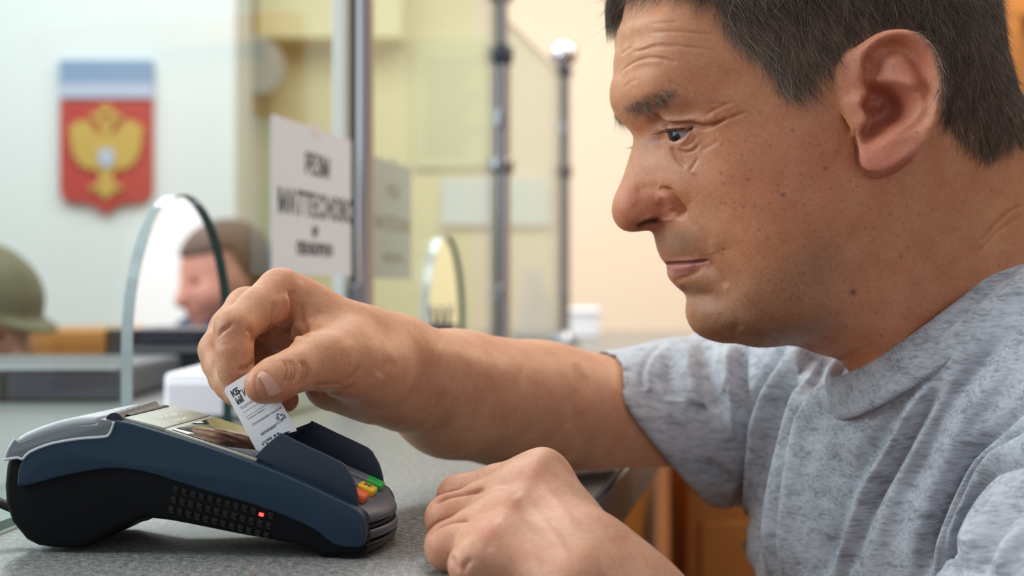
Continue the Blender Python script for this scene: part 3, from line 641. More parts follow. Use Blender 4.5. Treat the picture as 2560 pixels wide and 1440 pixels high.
inner = [  # px, py, half width in mm
    (1560, 60, 20), (1562, 130, 21), (1553, 200, 17), (1548, 240, 15), (1590, 60, 37), (1595, 130, 39), (1590, 200, 37), (1640, 40, 51), (1650, 120, 52), (1640, 190, 49), (1720, 60, 60), (1730, 150, 60), (1720, 215, 56), (1800, 100, 64), (1820, 200, 63), (1900, 60, 69), (1930, 180, 69), (1900, 260, 66),
    (1565, 262, 19), (1590, 255, 30), (1620, 240, 41), (1660, 235, 47), (1700, 250, 52), (1750, 265, 56), (1800, 290, 60),
    (1590, 300, 14), (1610, 285, 25), (1640, 275, 36), (1600, 330, 7.5), (1620, 320, 13), (1642, 308, 25), (1665, 296, 37), (1720, 290, 46), (1770, 310, 53),
    (1600, 355, 8), (1620, 350, 12), (1640, 345, 18), (1655, 360, 22), (1675, 365, 31), (1700, 368, 37), (1730, 355, 43), (1760, 345, 49), (1800, 350, 56), (1850, 340, 62),
    (1590, 390, 8), (1612, 390, 13), (1636, 395, 21), (1660, 400, 29), (1690, 402, 35), (1730, 400, 42), (1780, 400, 51), (1840, 400, 60), (1900, 380, 65),
    (1580, 430, 9), (1605, 435, 14), (1632, 440, 20), (1655, 445, 28), (1690, 450, 36), (1740, 450, 44), (1800, 460, 53), (1870, 450, 61),
    (1555, 480, 8.5), (1575, 475, 12.5), (1600, 480, 15.5), (1630, 480, 19), (1655, 480, 25), (1690, 490, 35), (1740, 500, 43),
    (1545, 515, 8), (1560, 525, 11.5), (1580, 515, 14.5), (1610, 510, 18), (1640, 505, 20), (1665, 505, 20.5), (1685, 520, 24), (1705, 520, 31), (1560, 555, 9.5), (1580, 555, 12.5), (1605, 548, 15.5), (1640, 540, 19.5), (1668, 540, 20), (1685, 552, 23), (1600, 568, 8), (1630, 560, 12),
    (1650, 580, 9), (1665, 575, 15), (1690, 580, 23), (1720, 560, 32), (1650, 610, 5), (1660, 605, 11), (1680, 615, 18), (1710, 610, 26), (1745, 600, 35), (1790, 600, 45), (1850, 560, 56), (1800, 530, 50),
    (1662, 635, 6), (1675, 640, 12), (1700, 640, 19), (1730, 645, 24), (1765, 655, 28.5), (1790, 650, 38), (1830, 650, 48),
    (1682, 660, 6), (1700, 660, 15), (1730, 660, 22.5), (1685, 682, 8), (1700, 682, 15.5), (1730, 685, 22), (1765, 680, 28), (1800, 690, 37), (1700, 712, 7), (1720, 715, 16), (1750, 715, 22.5), (1780, 715, 29),
    (1735, 745, 7), (1750, 745, 15), (1775, 745, 23), (1810, 745, 33), (1735, 775, 10), (1750, 780, 18), (1780, 785, 26), (1745, 810, 10), (1765, 815, 19), (1800, 825, 25), (1800, 843, 12), (1830, 790, 36), (1860, 830, 35), (1850, 848, 20), (1850, 740, 45), (1900, 700, 54),
    (1890, 790, 46), (1920, 840, 38), (1920, 855, 22), (1960, 845, 34), (1970, 800, 49), (1950, 740, 55), (2020, 700, 61), (2020, 800, 52), (2030, 845, 38), (2100, 780, 58), (2100, 700, 63), (2100, 620, 66),
    (1900, 600, 60), (1900, 500, 63), (1980, 550, 66), (1980, 420, 69), (1990, 300, 70), (2080, 350, 72), (2070, 450, 70), (2120, 520, 69), (2060, 200, 73), (2060, 60, 73),
    (2200, 620, 65), (2200, 500, 67), (2200, 400, 70), (2200, 250, 72), (2200, 80, 76), (2300, 600, 60), (2320, 500, 62), (2320, 400, 66), (2340, 250, 70), (2340, 80, 73), (2200, 750, 56), (2300, 690, 50), (2400, 560, 40),
    (2400, 450, 50), (2420, 350, 55), (2430, 250, 58), (2430, 130, 60), (2470, 200, 38), (2465, 300, 36), (2460, 60, 42), (2450, 420, 35),
    (1950, -60, 68), (2150, -60, 74), (2330, -40, 66), (1800, -40, 60), (1680, -40, 46), (1620, -30, 28), (2000, -170, 50), (2200, -160, 52), (1820, -150, 42), (1700, -120, 28), (2350, -120, 42), (2430, -50, 38)]
cp = []; cv = []
pf = smoothpoly(profile, 2)
for (x, y) in pf: q = HP(x, y, 0); cp.append((q[0], q[2])); cv.append(0.0)
for (x, y, m_) in inner: q = HP(x, y, m_*.001); cp.append((q[0], q[2])); cv.append((m_*.001)**2)
HH = .00115
lo_ = np.array([-.016, -.118, -.125]); hi_ = np.array([.285, .118, .232])
g = Grid(lo_, hi_, HH)
# side field on a coarse lattice, interpolated up
def lattice(lo2, hi2, step): 
    a = np.arange(lo2[0], hi2[0]+step, step); b = np.arange(lo2[1], hi2[1]+step, step); return a, b
a2, z2 = g.ax[0].astype(float), g.ax[2].astype(float)
A2, Z2 = np.meshgrid(a2[::2], z2[::2], indexing='ij')
w2 = rbf2(cp, np.array(cv), A2, Z2)
# outside the outline the field must stay negative
op = np.array(pf); oq = np.array([HP(x, y, 0)[[0, 2]] for x, y in op])
def sdpoly(x, y, pts):
    s_ = x.shape; x = x.ravel(); y = y.ravel(); q = np.vstack([pts, pts[:1]]); best = np.full(len(x), 1e9)
    for i in range(len(q)-1):
        d = q[i+1]-q[i]; t = np.clip(((x-q[i, 0])*d[0]+(y-q[i, 1])*d[1])/(d@d+1e-12), 0, 1)
        best = np.minimum(best, (x-q[i, 0]-t*d[0])**2+(y-q[i, 1]-t*d[1])**2)
    return (np.sqrt(best)*np.where(inpoly(x, y, pts), -1, 1)).reshape(s_)
sdo = sdpoly(A2, Z2, oq)
w2 = np.where(sdo > 0, -np.abs(sdo)*.02, np.maximum(w2, np.minimum(-sdo, .01)*.004))
def blur2(f, n):
    for _ in range(n):
        p = np.pad(f, 1, mode='edge'); f = (p[:-2, 1:-1]+p[2:, 1:-1]+2*f)/4; p = np.pad(f, 1, mode='edge'); f = (p[1:-1, :-2]+p[1:-1, 2:]+2*f)/4
    return f
w2 = blur2(w2, 1)
def up2(f, n0, n1):
    i = np.linspace(0, (n0-1)/2, n0); j = np.linspace(0, (n1-1)/2, n1); i0 = np.minimum(i.astype(int), f.shape[0]-2); j0 = np.minimum(j.astype(int), f.shape[1]-2); fi = (i-i0)[:, None]; fj = (j-j0)[None]
    return f[i0][:, j0]*(1-fi)*(1-fj)+f[i0+1][:, j0]*fi*(1-fj)+f[i0][:, j0+1]*(1-fi)*fj+f[i0+1][:, j0+1]*fi*fj
W2 = up2(w2, len(a2), len(z2)).astype(np.float32)
ga, gz = np.gradient(W2, HH)
gn = ga**2+gz**2
U1 = g.ax[1][None, :, None]
g.f = (U1**2-W2[:, None, :])/np.sqrt(4*np.maximum(U1**2, 1e-6)+gn[:, None, :]+1e-5)
g.f = np.clip(g.f, -.02, .03).astype(np.float32)
W_ = lambda px, py, Y: W2H(P(px, py, Y))
g.op(lambda X, Y, Z: g_neck(X, Y, Z), (.05, -.09, -.20), (.30, .10, .10), .022) if False else None
n1 = HP(2262, 500, 0); n2 = W_(2520, 1030, .845)
g.cone(n1, n2, .060, .0765, .02)
g.cone(HP(2330, 330, 0), HP(2560, 720, .0), .048, .062, .02)          # nape and its muscles
g.cone(HP(2150, 520, .040), W_(2240, 960, .80), .020, .017, .03)       # neck muscle running to the collar
# eyelids over the eyeball, on both sides
EU = .0305; ec = HP(1728, 333, EU); ER = .0120
for s in (1, -1): g.ell((ec[0], ec[1]*s, ec[2]), (ER+.0011,)*3, .007)
# nostril hollows
for s in (1, -1):
    n_ = HP(1622, 566, .0095)
    g.cone(HP(1602, 573, .0090)*np.array([1, s, 1]), HP(1640, 562, .0135)*np.array([1, s, 1]), .0036, .0042, .002, mode='sub')
# lids opening
eyepoly = [(1674, 326), (1690, 320), (1712, 318), (1736, 315), (1725, 327), (1713, 337), (1702, 345), (1692, 351), (1685, 345), (1679, 336)]
eq = np.array([HP(x, y, .040)[[0, 2]] for x, y in smoothpoly(eyepoly, 3)])
def cut(X, Y, Z):
    aa, zz = np.meshgrid(X.ravel(), Z.ravel(), indexing='ij'); d = sdpoly(aa.astype(float), zz.astype(float), eq)
    return np.maximum(d[:, None, :], .030-np.abs(Y))
g.op(cut, (eq[:, 0].min(), -.06, eq[:, 1].min()), (eq[:, 0].max(), .06, eq[:, 1].max()), .0008, mode='sub')
# ears: relief over a plane that flares away from the skull
E = lambda x, y, u=.082: HP(2060+x/3.43, 50+y/3.43, u)[[0, 2]]
eout = [(150, 360), (230, 260), (300, 205), (430, 115), (550, 88), (680, 108), (790, 178), (870, 285), (915, 400), (934, 550), (927, 700), (902, 850), (862, 990), (790, 1112), (700, 1205), (600, 1275), (480, 1318), (380, 1308), (320, 1255), (298, 1180), (285, 1080), (250, 950), (180, 800), (140, 620), (130, 480)]
eoq = np.array([E(*p) for p in smoothpoly(eout, 2)])
a_at = E(200, 600)[0]
elo = eoq.min(0)-.004; ehi = eoq.max(0)+.004
ia, ib = g.sub((elo[0], 0, elo[1]), (ehi[0], 0, ehi[1]))
ea, ez = np.meshgrid(g.ax[0][ia[0]:ib[0]].astype(float), g.ax[2][ia[2]:ib[2]].astype(float), indexing='ij'); sh = ea.shape; fa, fz = ea.ravel(), ez.ravel()
def st(pts, sig, amp, taper=True):
    d, t = polydist(fa, fz, [E(*p) for p in pts], 5); s_ = sig/3.43/4440
    tp = np.clip(np.minimum(t, 1-t)*6, 0, 1) if taper else 1
    return amp*.001*np.exp(-(d/s_)**2/2)*tp
dout = sdpoly(fa, fz, eoq)
base_ = .0785+.34*(fa-a_at)+.004*np.clip((fa-a_at)/.03, 0, 1)
zf = base_.copy()
pit = [(385, 530), (440, 565), (560, 575), (640, 630), (700, 720), (690, 810), (610, 875), (520, 905), (470, 965), (400, 985), (362, 955), (395, 880), (375, 790), (350, 740), (400, 680), (420, 620)]
dp = sdpoly(fa, fz, np.array([E(*p) for p in smoothpoly(pit, 2)]))
zf -= .0150*(1/(1+np.exp(dp/.0009)))
zf += st([(370, 700), (470, 690), (580, 735)], 45, 5.0)
rimin = [(352, 430), (350, 370), (370, 310), (410, 250), (480, 205), (560, 185), (660, 200), (750, 275), (810, 390), (843, 520), (852, 650), (845, 760), (815, 860), (760, 930), (690, 975), (600, 1000), (480, 1045), (400, 1062), (352, 1045), (338, 960), (395, 880), (345, 760), (330, 700), (395, 640), (375, 540)]
drm = sdpoly(fa, fz, np.array([E(*p) for p in smoothpoly(rimin, 2)]))
zf -= .0048*(1/(1+np.exp(drm/.0006)))
zf -= st([(385, 355), (410, 385), (450, 400)], 45, 3.6, False)
zf += st([(300, 640), (290, 480), (330, 300), (420, 190), (550, 140), (690, 165), (790, 260), (860, 400), (885, 560), (880, 700), (855, 860), (800, 990)], 34, 3.4)
zf += st([(380, 505), (470, 545), (560, 560), (640, 575), (715, 630), (775, 710), (778, 800), (720, 885), (640, 935), (540, 985), (450, 1020), (375, 1035)], 36, 4.4)
zf -= st([(440, 290), (560, 240), (690, 290), (775, 420), (815, 560), (825, 700), (800, 800)], 30, 3.2)
zf += st([(520, 330), (600, 420), (680, 520), (740, 620)], 75, 3.0)
zf += st([(300, 700), (345, 790), (365, 860)], 48, 4.6, False)
zf -= st([(330, 1040), (400, 1060), (480, 1040)], 28, 1.2)
zf -= st([(720, 900), (780, 850)], 40, 1.8, False)
zf += st([(450, 1190), (600, 1180)], 120, 1.6, False)
zf = blur2(zf.reshape(sh), 1); bb_ = base_.reshape(sh)
edge = np.clip(dout.reshape(sh)+.0035, 0, None); zf2 = zf-edge**2/.0035*.55
ze = zf.copy()
for _ in range(3):
    pq = np.pad(ze, 1, mode='edge'); ze = np.minimum.reduce([pq[:-2, 1:-1], pq[2:, 1:-1], pq[1:-1, :-2], pq[1:-1, 2:], ze])
zb = np.minimum(bb_-.0030, ze-.0026)+edge**2/.0035*.3
sl = (slice(ia[0], ib[0]), slice(None), slice(ia[2], ib[2]))
for s in (1, -1):
    uu = s*g.ax[1][None, :, None]
    fe = np.maximum(np.maximum(uu-zf2[:, None, :], zb[:, None, :]-uu)*.9, dout.reshape(sh)[:, None, :])
    fe = np.where(uu < .05, .03, fe)
    f0 = g.f[sl]; k = .0045; h_ = np.clip(k-np.abs(f0-fe), 0, None)/k
    g.f[sl] = (np.minimum(f0, fe)-h_*h_*k*.25).astype(np.float32)
# the hollows of the ear also sink into the skull behind them
for s in (1, -1):
    uu = s*g.ax[1][None, :, None]; inr = np.maximum(dout.reshape(sh)+.0045, -(ea-(a_at+.002)))
    inr = np.minimum(inr, dp.reshape(sh)); pitf = np.maximum(inr[:, None, :], (zf[:, None, :]-uu)); pitf = np.where(uu < .05, .03, pitf)
    g.f[sl] = np.maximum(g.f[sl], -pitf)
g.blur(1)
V, Q = g.surf(2); del g
Q = Q[:, ::-1]; V = H2W(V)
V, Q = subdiv(V, Q)
# keep only the main shell: drop anything stray is not needed, the field is one piece
N = normals(V, Q); X, Y_ = proj(V)
side = (N@HU > .05)                              # skin facing the camera side
near = ((V-H0)@HU) > -.005
def stroke(pts, sig, amp, mask=None, flat=0):
    """raise (+) or press (-) the skin along a stroke; sig in pixels of the photograph, amp in mm"""
    global V
    q = np.array(pts, float); m = near & (X > q[:, 0].min()-4*sig) & (X < q[:, 0].max()+4*sig) & (Y_ > q[:, 1].min()-4*sig) & (Y_ < q[:, 1].max()+4*sig)
    i = np.nonzero(m)[0]
    if not len(i): return
    d, t = polydist(X[i], Y_[i], pts, 6); tp = np.clip(np.minimum(t, 1-t)*5, 0, 1)**.7 if not flat else 1
    V[i] += N[i]*(amp*.001*np.exp(-(d/sig)**2/2)*tp)[:, None]
def dab(x, y, sx, sy, amp, ang=0):
    global V
    c_, s_ = math.cos(math.radians(ang)), math.sin(math.radians(ang)); m = near & (abs(X-x) < 4*max(sx, sy)) & (abs(Y_-y) < 4*max(sx, sy)); i = np.nonzero(m)[0]
    dx_, dy_ = X[i]-x, Y_[i]-y; a_, b_ = dx_*c_+dy_*s_, -dx_*s_+dy_*c_
    V[i] += N[i]*(amp*.001*np.exp(-(a_/sx)**2/2-(b_/sy)**2/2))[:, None]
K = lambda pts: [(1500+x/3.6, 100+y/3.6) for x, y in pts]
K5 = lambda pts: [(1460+x/2.667, 420+y/2.667) for x, y in pts]
# brow, upper lid folds
stroke(K([(230, 560), (330, 520), (440, 490), (560, 460), (680, 500)]), 16, 1.0)
stroke(K([(480, 660), (500, 720), (560, 760), (568, 800)]), 8, -4.2)
stroke(K([(520, 690), (620, 715), (740, 715), (860, 705), (960, 720), (1050, 700)]), 8, 2.2)
stroke(K([(540, 745), (640, 752), (760, 752), (870, 748), (960, 770), (1060, 745), (1150, 700)]), 2.8, -2.2)
stroke(K([(560, 722), (680, 735), (800, 725), (900, 708)]), 2.2, -.7)
stroke(K([(575, 785), (680, 782), (780, 776), (850, 770)]), 3.4, 2.0)
stroke(K([(580, 803), (700, 797), (850, 776)]), 2.0, .4)
stroke(K([(860, 790), (960, 800), (1080, 740), (1200, 690), (1330, 640)]), 2.8, -.7)
stroke(K([(950, 680), (1050, 620), (1200, 560)]), 3, -.55)
stroke(K([(980, 560), (1080, 580), (1160, 560)]), 3, -.3)
# lower lid, bags
stroke(K([(700, 940), (760, 905), (800, 850), (830, 800)]), 3.5, .7)
stroke(K([(720, 960), (790, 950), (850, 900), (870, 850)]), 2.6, -.45)
stroke(K([(700, 980), (770, 1010), (840, 990), (900, 930)]), 3, -.8)
stroke(K([(700, 965), (790, 985), (860, 950)]), 4, .35)
stroke(K([(640, 960), (680, 1060), (740, 1120), (770, 1150)]), 4, -1.1)
stroke(K([(880, 1060), (840, 1130), (800, 1180)]), 3, -.6)
stroke(K([(900, 1000), (980, 960), (1080, 900)]), 4, -.4)
dab(1652, 348, 9, 12, -2.6)
# forehead folds
stroke(K([(180, 300), (220, 262), (300, 205), (400, 168), (480, 158), (600, 175), (700, 210)]), 2.8, -.85)
stroke(K([(190, 320), (300, 235), (420, 195), (560, 200)]), 7, .6)
stroke(K([(190, 135), (240, 90), (290, 60)]), 3, -.6)
stroke(K([(280, 105), (380, 90), (480, 62), (600, 60), (700, 70)]), 2.6, -.7)
stroke([(1580, 138), (1640, 112), (1720, 118), (1790, 128)], 2.6, -.5)
stroke([(1625, 82), (1700, 80), (1790, 90)], 3, -.45)
stroke([(1620, 60), (1700, 55)], 3, -.3)
stroke(K([(620, 370), (700, 410), (780, 460), (830, 500)]), 3, -.55)
stroke(K([(210, 440), (280, 380), (340, 350)]), 3.5, -.4)
# nose
stroke(K5([(500, 140), (560, 150), (600, 190), (640, 250), (655, 290), (620, 340)]), 5.0, -3.4)
stroke(K5([(480, 175), (540, 190), (590, 240), (605, 290)]), 12, 2.2)
stroke(K5([(340, 150), (420, 130), (500, 130)]), 10, -.7)
stroke(K5([(330, 240), (380, 280), (430, 330)]), 8, -.5)
dab(1560, 525, 18, 22, .7)
stroke(K5([(360, 375), (400, 345), (470, 335), (540, 345), (600, 345)]), 3.4, .9)
stroke(K5([(370, 392), (420, 365), (490, 355)]), 4.0, -1.6)
# cheek fold, mouth
stroke(K5([(650, 250), (700, 330), (760, 400), (820, 470), (850, 560)]), 9, -1.1)
stroke(K5([(700, 250), (780, 340), (860, 440), (900, 560)]), 24, 1.0)
stroke(K5([(560, 640), (600, 634), (680, 632), (760, 626), (815, 620)]), 2.6, -2.0, flat=1)
stroke(K5([(530, 610), (600, 618), (700, 612), (780, 606)]), 4.0, .7)
stroke(K5([(580, 665), (650, 665), (740, 650)]), 7, 1.2)
stroke(K5([(600, 745), (680, 730), (760, 690), (800, 650)]), 5, -.7)
stroke(K5([(815, 620), (850, 660), (900, 720), (930, 760), (960, 790)]), 8, -1.4)
stroke(K5([(790, 650), (830, 730), (850, 780)]), 10, .3)
dab(1738, 610, 20, 12, -.4)
stroke(K5([(640, 790), (720, 850), (800, 850), (880, 840)]), 8, -.9)
dab(1770, 790, 40, 34, .6)
stroke(K5([(960, 1140), (1000, 1090), (1040, 1040)]), 9, -1.0)
# ear front crease, neck
stroke([(2137, 322), (2135, 345), (2141, 372), (2143, 400), (2150, 420)], 3.0, -1.3)
for k in range(4): stroke([(2100+k*9, 330), (2104+k*8, 370), (2108+k*8, 410)], 2.0, -.25)
stroke([(2160, 432), (2190, 442), (2225, 432), (2262, 408), (2290, 382)], 5, -2.0)
stroke([(2560, 512), (2520, 530), (2480, 570), (2450, 610)], 3.5, -1.2); stroke([(2560, 540), (2500, 575), (2440, 640)], 4, -.6)
stroke([(1985, 862), (2040, 845), (2110, 820)], 14, -1.0)
stroke([(2085, 915), (2140, 880), (2190, 865)], 4, -.8)
stroke([(2300, 640), (2240, 760), (2180, 860)], 30, 1.5)
stroke([(2380, 560), (2320, 700), (2270, 820)], 28, -1.5)
# fine uneven skin relief
def vnoise(p, seed):
    r_ = np.random.default_rng(seed); f = np.zeros(len(p))
    for k in range(10):
        d = r_.normal(size=3); d /= np.linalg.norm(d); f += np.sin(p@d*r_.uniform(.7, 1.5)+r_.uniform(0, 6.28))
    return f/10
V += N*(vnoise(V/.0035, 3)*.00010+vnoise(V/.0012, 4)*.00004)[:, None]
V = lapl(V, Q, .25); N = normals(V, Q)
HV, HQ, HN, HX, HY = V, Q, N, X, Y_
# ---------------------------------------------------------------- the man: arms and hands
AH = globals().get('ARM_H', .00105)
Pp = lambda x, y, Y: P(x, y, Y)
g = Grid(P(478, 0, .80)*np.array([1, 0, 0])+np.array([-.006, .672, 1.088]), (.235, 1.145, 1.232), AH)
def fing(pts, k=.0035):
    q = [P(*p[:3]) for p in pts]; g.chain(q, [p[3]*.001 for p in pts], k)
# palm, back of the hand, wrist, forearm, elbow, upper arm
wr = P(930, 895, .80)
g.cone(P(702, 733, .772), P(905, 866, .796), .0125, .0215, .010)
g.cone(P(618, 775, .797), P(905, 880, .806), .0125, .0220, .008)
g.cone(P(612, 812, .820), P(900, 900, .815), .0120, .0215, .008)
g.cone(P(648, 862, .838), P(890, 925, .820), .0115, .0200, .010)
g.chain([P(905, 880, .797), P(985, 915, .818), P(1130, 985, .880), P(1330, 1026, .950), P(1440, 1050, .985), P(1600, 1062, 1.005), P(1800, 1060, 1.04), P(1900, 1020, 1.07)],
        [.0225, .0275, .0375, .0430, .0450, .0465, .044, .040], .012)
g.cone(P(900, 935, .800), P(1010, 965, .830), .0215, .0250, .012)
g.cone(P(1180, 960, .885), P(1400, 985, .960), .026, .030, .014)
# thumb and its muscle, heel of the hand
g.chain([P(930, 925, .788), P(868, 905, .760), P(806, 903, .738), P(738, 925, .719), P(690, 948, .708), P(657, 963, .7025)], [.0235, .0185, .0138, .0104, .0103, .0093], .006)
g.cone(P(780, 905, .735), P(860, 890, .765), .0125, .017, .008)
g.cone(P(822, 962, .800), P(905, 950, .805), .0138, .0220, .010)
g.cone(P(748, 745, .778), P(860, 850, .772), .0095, .0130, .010)   # web of skin
g.cone(P(765, 812, .768), P(822, 868, .752), .0055, .0105, .005)
# fingers
fing([(700, 728, .768, 12.8), (645, 775, .752, 11.2), (586, 822, .735, 10.3), (586, 880, .731, 9.2), (589, 922, .7305, 9.0), (598, 972, .7288, 7.4)])
fing([(618, 772, .792, 12.2), (575, 822, .775, 10.8), (546, 876, .757, 10.2), (556, 920, .748, 8.8), (575, 958, .742, 8.4), (600, 990, .735, 7.2)])
fing([(612, 812, .818, 11.6), (570, 862, .800, 10.3), (549, 906, .785, 9.6), (562, 945, .775, 8.4), (590, 975, .765, 8.2), (645, 985, .758, 7.4)])
fing([(650, 862, .836, 10.8), (618, 905, .825, 9.4), (602, 940, .815, 8.8), (640, 975, .802, 7.8), (676, 992, .794, 7.6), (716, 1000, .786, 7.0)])
g.blur(2)
V, Q = g.surf(2); del g
Q = Q
near = np.ones(len(V), bool)
def begin(v, q):
    global V, Q, N, X, Y_, near
    V, Q = v, q; N = normals(V, Q); X, Y_ = proj(V); view = V-np.array([0, 0, CZ]); near = (N*view).sum(1) < .002
begin(V, Q)
K2 = lambda pts: [(440+x/2.667, 640+y/2.667) for x, y in pts]
def only(ylo, yhi):
    global near
    near = ((N*(V-np.array([0, 0, CZ]))).sum(1) < .003) & (V[:, 1] > ylo) & (V[:, 1] < yhi)
only(.66, .79)
stroke(K2([(655, 300), (650, 380), (640, 470), (600, 540), (540, 580)]), 5, -1.6)
stroke(K2([(470, 480), (510, 520), (520, 590)]), 4, -1.5)
stroke(K2([(770, 260), (775, 340), (755, 430), (745, 520)]), 6, -2.4, flat=1)
stroke(K2([(720, 250), (740, 330), (720, 420), (690, 500)]), 14, 1.8)
stroke(K2([(830, 300), (830, 400), (850, 480), (850, 560)]), 8, -1.3); stroke(K2([(800, 440), (800, 520), (790, 570)]), 10, 1.6)
stroke(K2([(880, 430), (930, 400), (960, 360)]), 5, -.6); stroke(K2([(900, 500), (960, 460)]), 6, -.4)
stroke(K2([(415, 750), (490, 745), (525, 690)]), 3.5, -2.0); stroke(K2([(300, 600), (330, 590), (370, 600)]), 3, -.3)
for (a, b, c) in (((275, 545), (320, 500), (375, 470)), ((280, 520), (330, 480), (390, 455)), ((300, 500), (345, 465), (380, 440))): stroke(K2([a, b, c]), 2.2, -.8)
for x_ in (735, 765, 790, 845, 870): stroke(K2([(x_-20, 690+(x_-735)*.1), (x_+5, 740), (x_+5, 800), (x_-25, 850)]), 2.3, -1.0)
stroke(K2([(1100, 840), (1190, 800), (1230, 740)]), 5, -.8); stroke(K2([(900, 870), (1000, 865), (1120, 850)]), 5, -.9)
stroke(K2([(860, 905), (960, 915), (1080, 905), (1200, 860)]), 4, -.9)
stroke(K2([(1350, 800), (1400, 740), (1460, 700)]), 12, -.9)
dab(*K2([(1110, 570)])[0], 26, 22, 1.0)
# thumb nail bed: pressed flat, the nail itself is a part of its own
only(.66, .74)
nailc = K2([(596, 872)])[0]
stroke(K2([(535, 800), (530, 870), (560, 940), (600, 985)]), 2.2, -.5, flat=1); stroke(K2([(560, 780), (610, 785), (650, 840), (672, 900), (655, 950), (610, 980)]), 2.2, -.35, flat=1)
only(.7, 1.2)
stroke([(1440, 905), (1455, 960), (1440, 1020), (1445, 1080), (1425, 1150)], 12, -2.0)
stroke([(1100, 860), (1180, 900), (1300, 940)], 26, 1.5)
V += N*(vnoise(V/.0016, 6)*.00009)[:, None]
RV, RQ, RX, RY2 = V, Q, X, Y_
# ---- left arm: fist on the counter
g = Grid((-.050, .50, .86), (.36, .75, 1.14), .00120)
def F3(pts, k=.0035): g.chain([P(*p[:3]) for p in pts], [p[3]*.001 for p in pts], k)
F3([(1352, 1206, .712, 13.6), (1245, 1222, .715, 12.0), (1150, 1244, .714, 11.2), (1140, 1290, .708, 9.8), (1180, 1330, .700, 9), (1230, 1335, .695, 8)], .004)
F3([(1312, 1240, .690, 13.8), (1215, 1268, .690, 12.4), (1124, 1296, .686, 11.4), (1130, 1335, .684, 10), (1170, 1360, .68, 9), (1220, 1360, .675, 8)], .004)
F3([(1268, 1310, .665, 13.8), (1190, 1338, .660, 12.4), (1126, 1366, .652, 11.3), (1150, 1385, .655, 9.5), (1200, 1385, .655, 9)], .004)
F3([(1245, 1372, .640, 12.5), (1205, 1398, .630, 10.4), (1176, 1412, .624, 9.4), (1215, 1420, .628, 9), (1250, 1400, .635, 9)], .004)
ws = [P(1505, 1435, .668), P(1478, 1450, .650), P(1452, 1470, .636), P(1425, 1480, .622)]
for (mcp, w_) in zip(((1356, 1204, .708), (1314, 1243, .690), (1268, 1310, .668), (1240, 1375, .642)), ws): g.cone(P(*mcp), w_, .0140, .0200, .012)
g.cone(P(1320, 1240, .700), P(1440, 1420, .655), .015, .022, .012)
g.cone(P(1250, 1300, .690), P(1400, 1400, .66), .014, .020, .012)
g.chain([P(1468, 1440, .650), P(1560, 1545, .642), P(1800, 1830, .625), P(2080, 2140, .615), P(2330, 2330, .610)], [.0265, .0295, .040, .046, .048], .014)
g.chain([P(2330, 2330, .61), P(2560, 1900, .645), P(2740, 1500, .675), P(2900, 1180, .70)], [.046, .048, .046, .040], .02)
# thumb, tucked behind the index finger
g.chain([P(1430, 1330, .700), P(1340, 1290, .728), P(1260, 1290, .738), P(1200, 1310, .735)], [.018, .0135, .011, .009], .006)
g.blur(2)
V, Q = g.surf(2); del g
begin(V, Q)
K3 = lambda pts: [(1000+x/3.657, 1080+y/3.657) for x, y in pts]
for (x, y, s_) in ((1300, 240, 1.6), (1180, 400, 1.1), (1000, 640, 1.1), (800, 930, 1.2)): dab(*K3([(x, y)])[0], 26, 20, s_, -40)
stroke(K3([(310, 650), (420, 590), (560, 555), (680, 540), (790, 500)]), 3.4, -4.0)
stroke(K3([(240, 930), (340, 860), (460, 810), (600, 795), (680, 790)]), 3.4, -4.0)
stroke(K3([(900, 500), (1000, 520), (1080, 600)]), 12, -.9); stroke(K3([(720, 760), (820, 760), (900, 820)]), 12, -.9); stroke(K3([(1040, 300), (1080, 320)]), 10, -.4)
stroke(K3([(1100, 560), (1300, 800), (1450, 1000), (1560, 1200)]), 8, .5); stroke(K3([(900, 800), (1150, 1000), (1300, 1200)]), 9, .5); stroke(K3([(1280, 480), (1480, 700), (1600, 900)]), 8, .5)
stroke(K3([(480, 1130), (490, 1200), (540, 1280)]), 4, -1.6); stroke(K3([(660, 1150), (600, 1220), (580, 1290)]), 4, -1.4); stroke(K3([(640, 1020), (760, 1030), (860, 1060)]), 12, -.6)
V += N*(vnoise(V/.0015, 8)*.00010+vnoise(V/.004, 9)*.0001)[:, None]
V = lapl(V, Q, .3)
LV, LQ, LX, LY = V, Q, X, Y_
# ---- trunk below the shirt (coarse)
nF = np.array([-.92, -.38, 0.]); nF /= np.linalg.norm(nF); nL = np.array([nF[1]*-1, nF[0], 0]); nU = np.array([0, 0, 1.])
if nL[1] > 0: nL = -nL
SR = np.array([.182, 1.062, 1.118]); SL_ = np.array([.335, .71, 1.135])
RM = np.array([nF, nL, nU])
g = Grid((.08, .60, .45), (.52, 1.16, 1.24), .004)
g.ell((.315, .90, 1.00), (.080, .140, .15), .03, RM); g.ell((.345, .93, .78), (.100, .140, .26), .03, RM)
g.cone(SR, SL_, .032, .032, .03); g.cone(P(2400, 820, .84), (.31, .88, 1.10), .055, .07, .03)
g.blur(1); BV, BQ = g.surf(2); del g
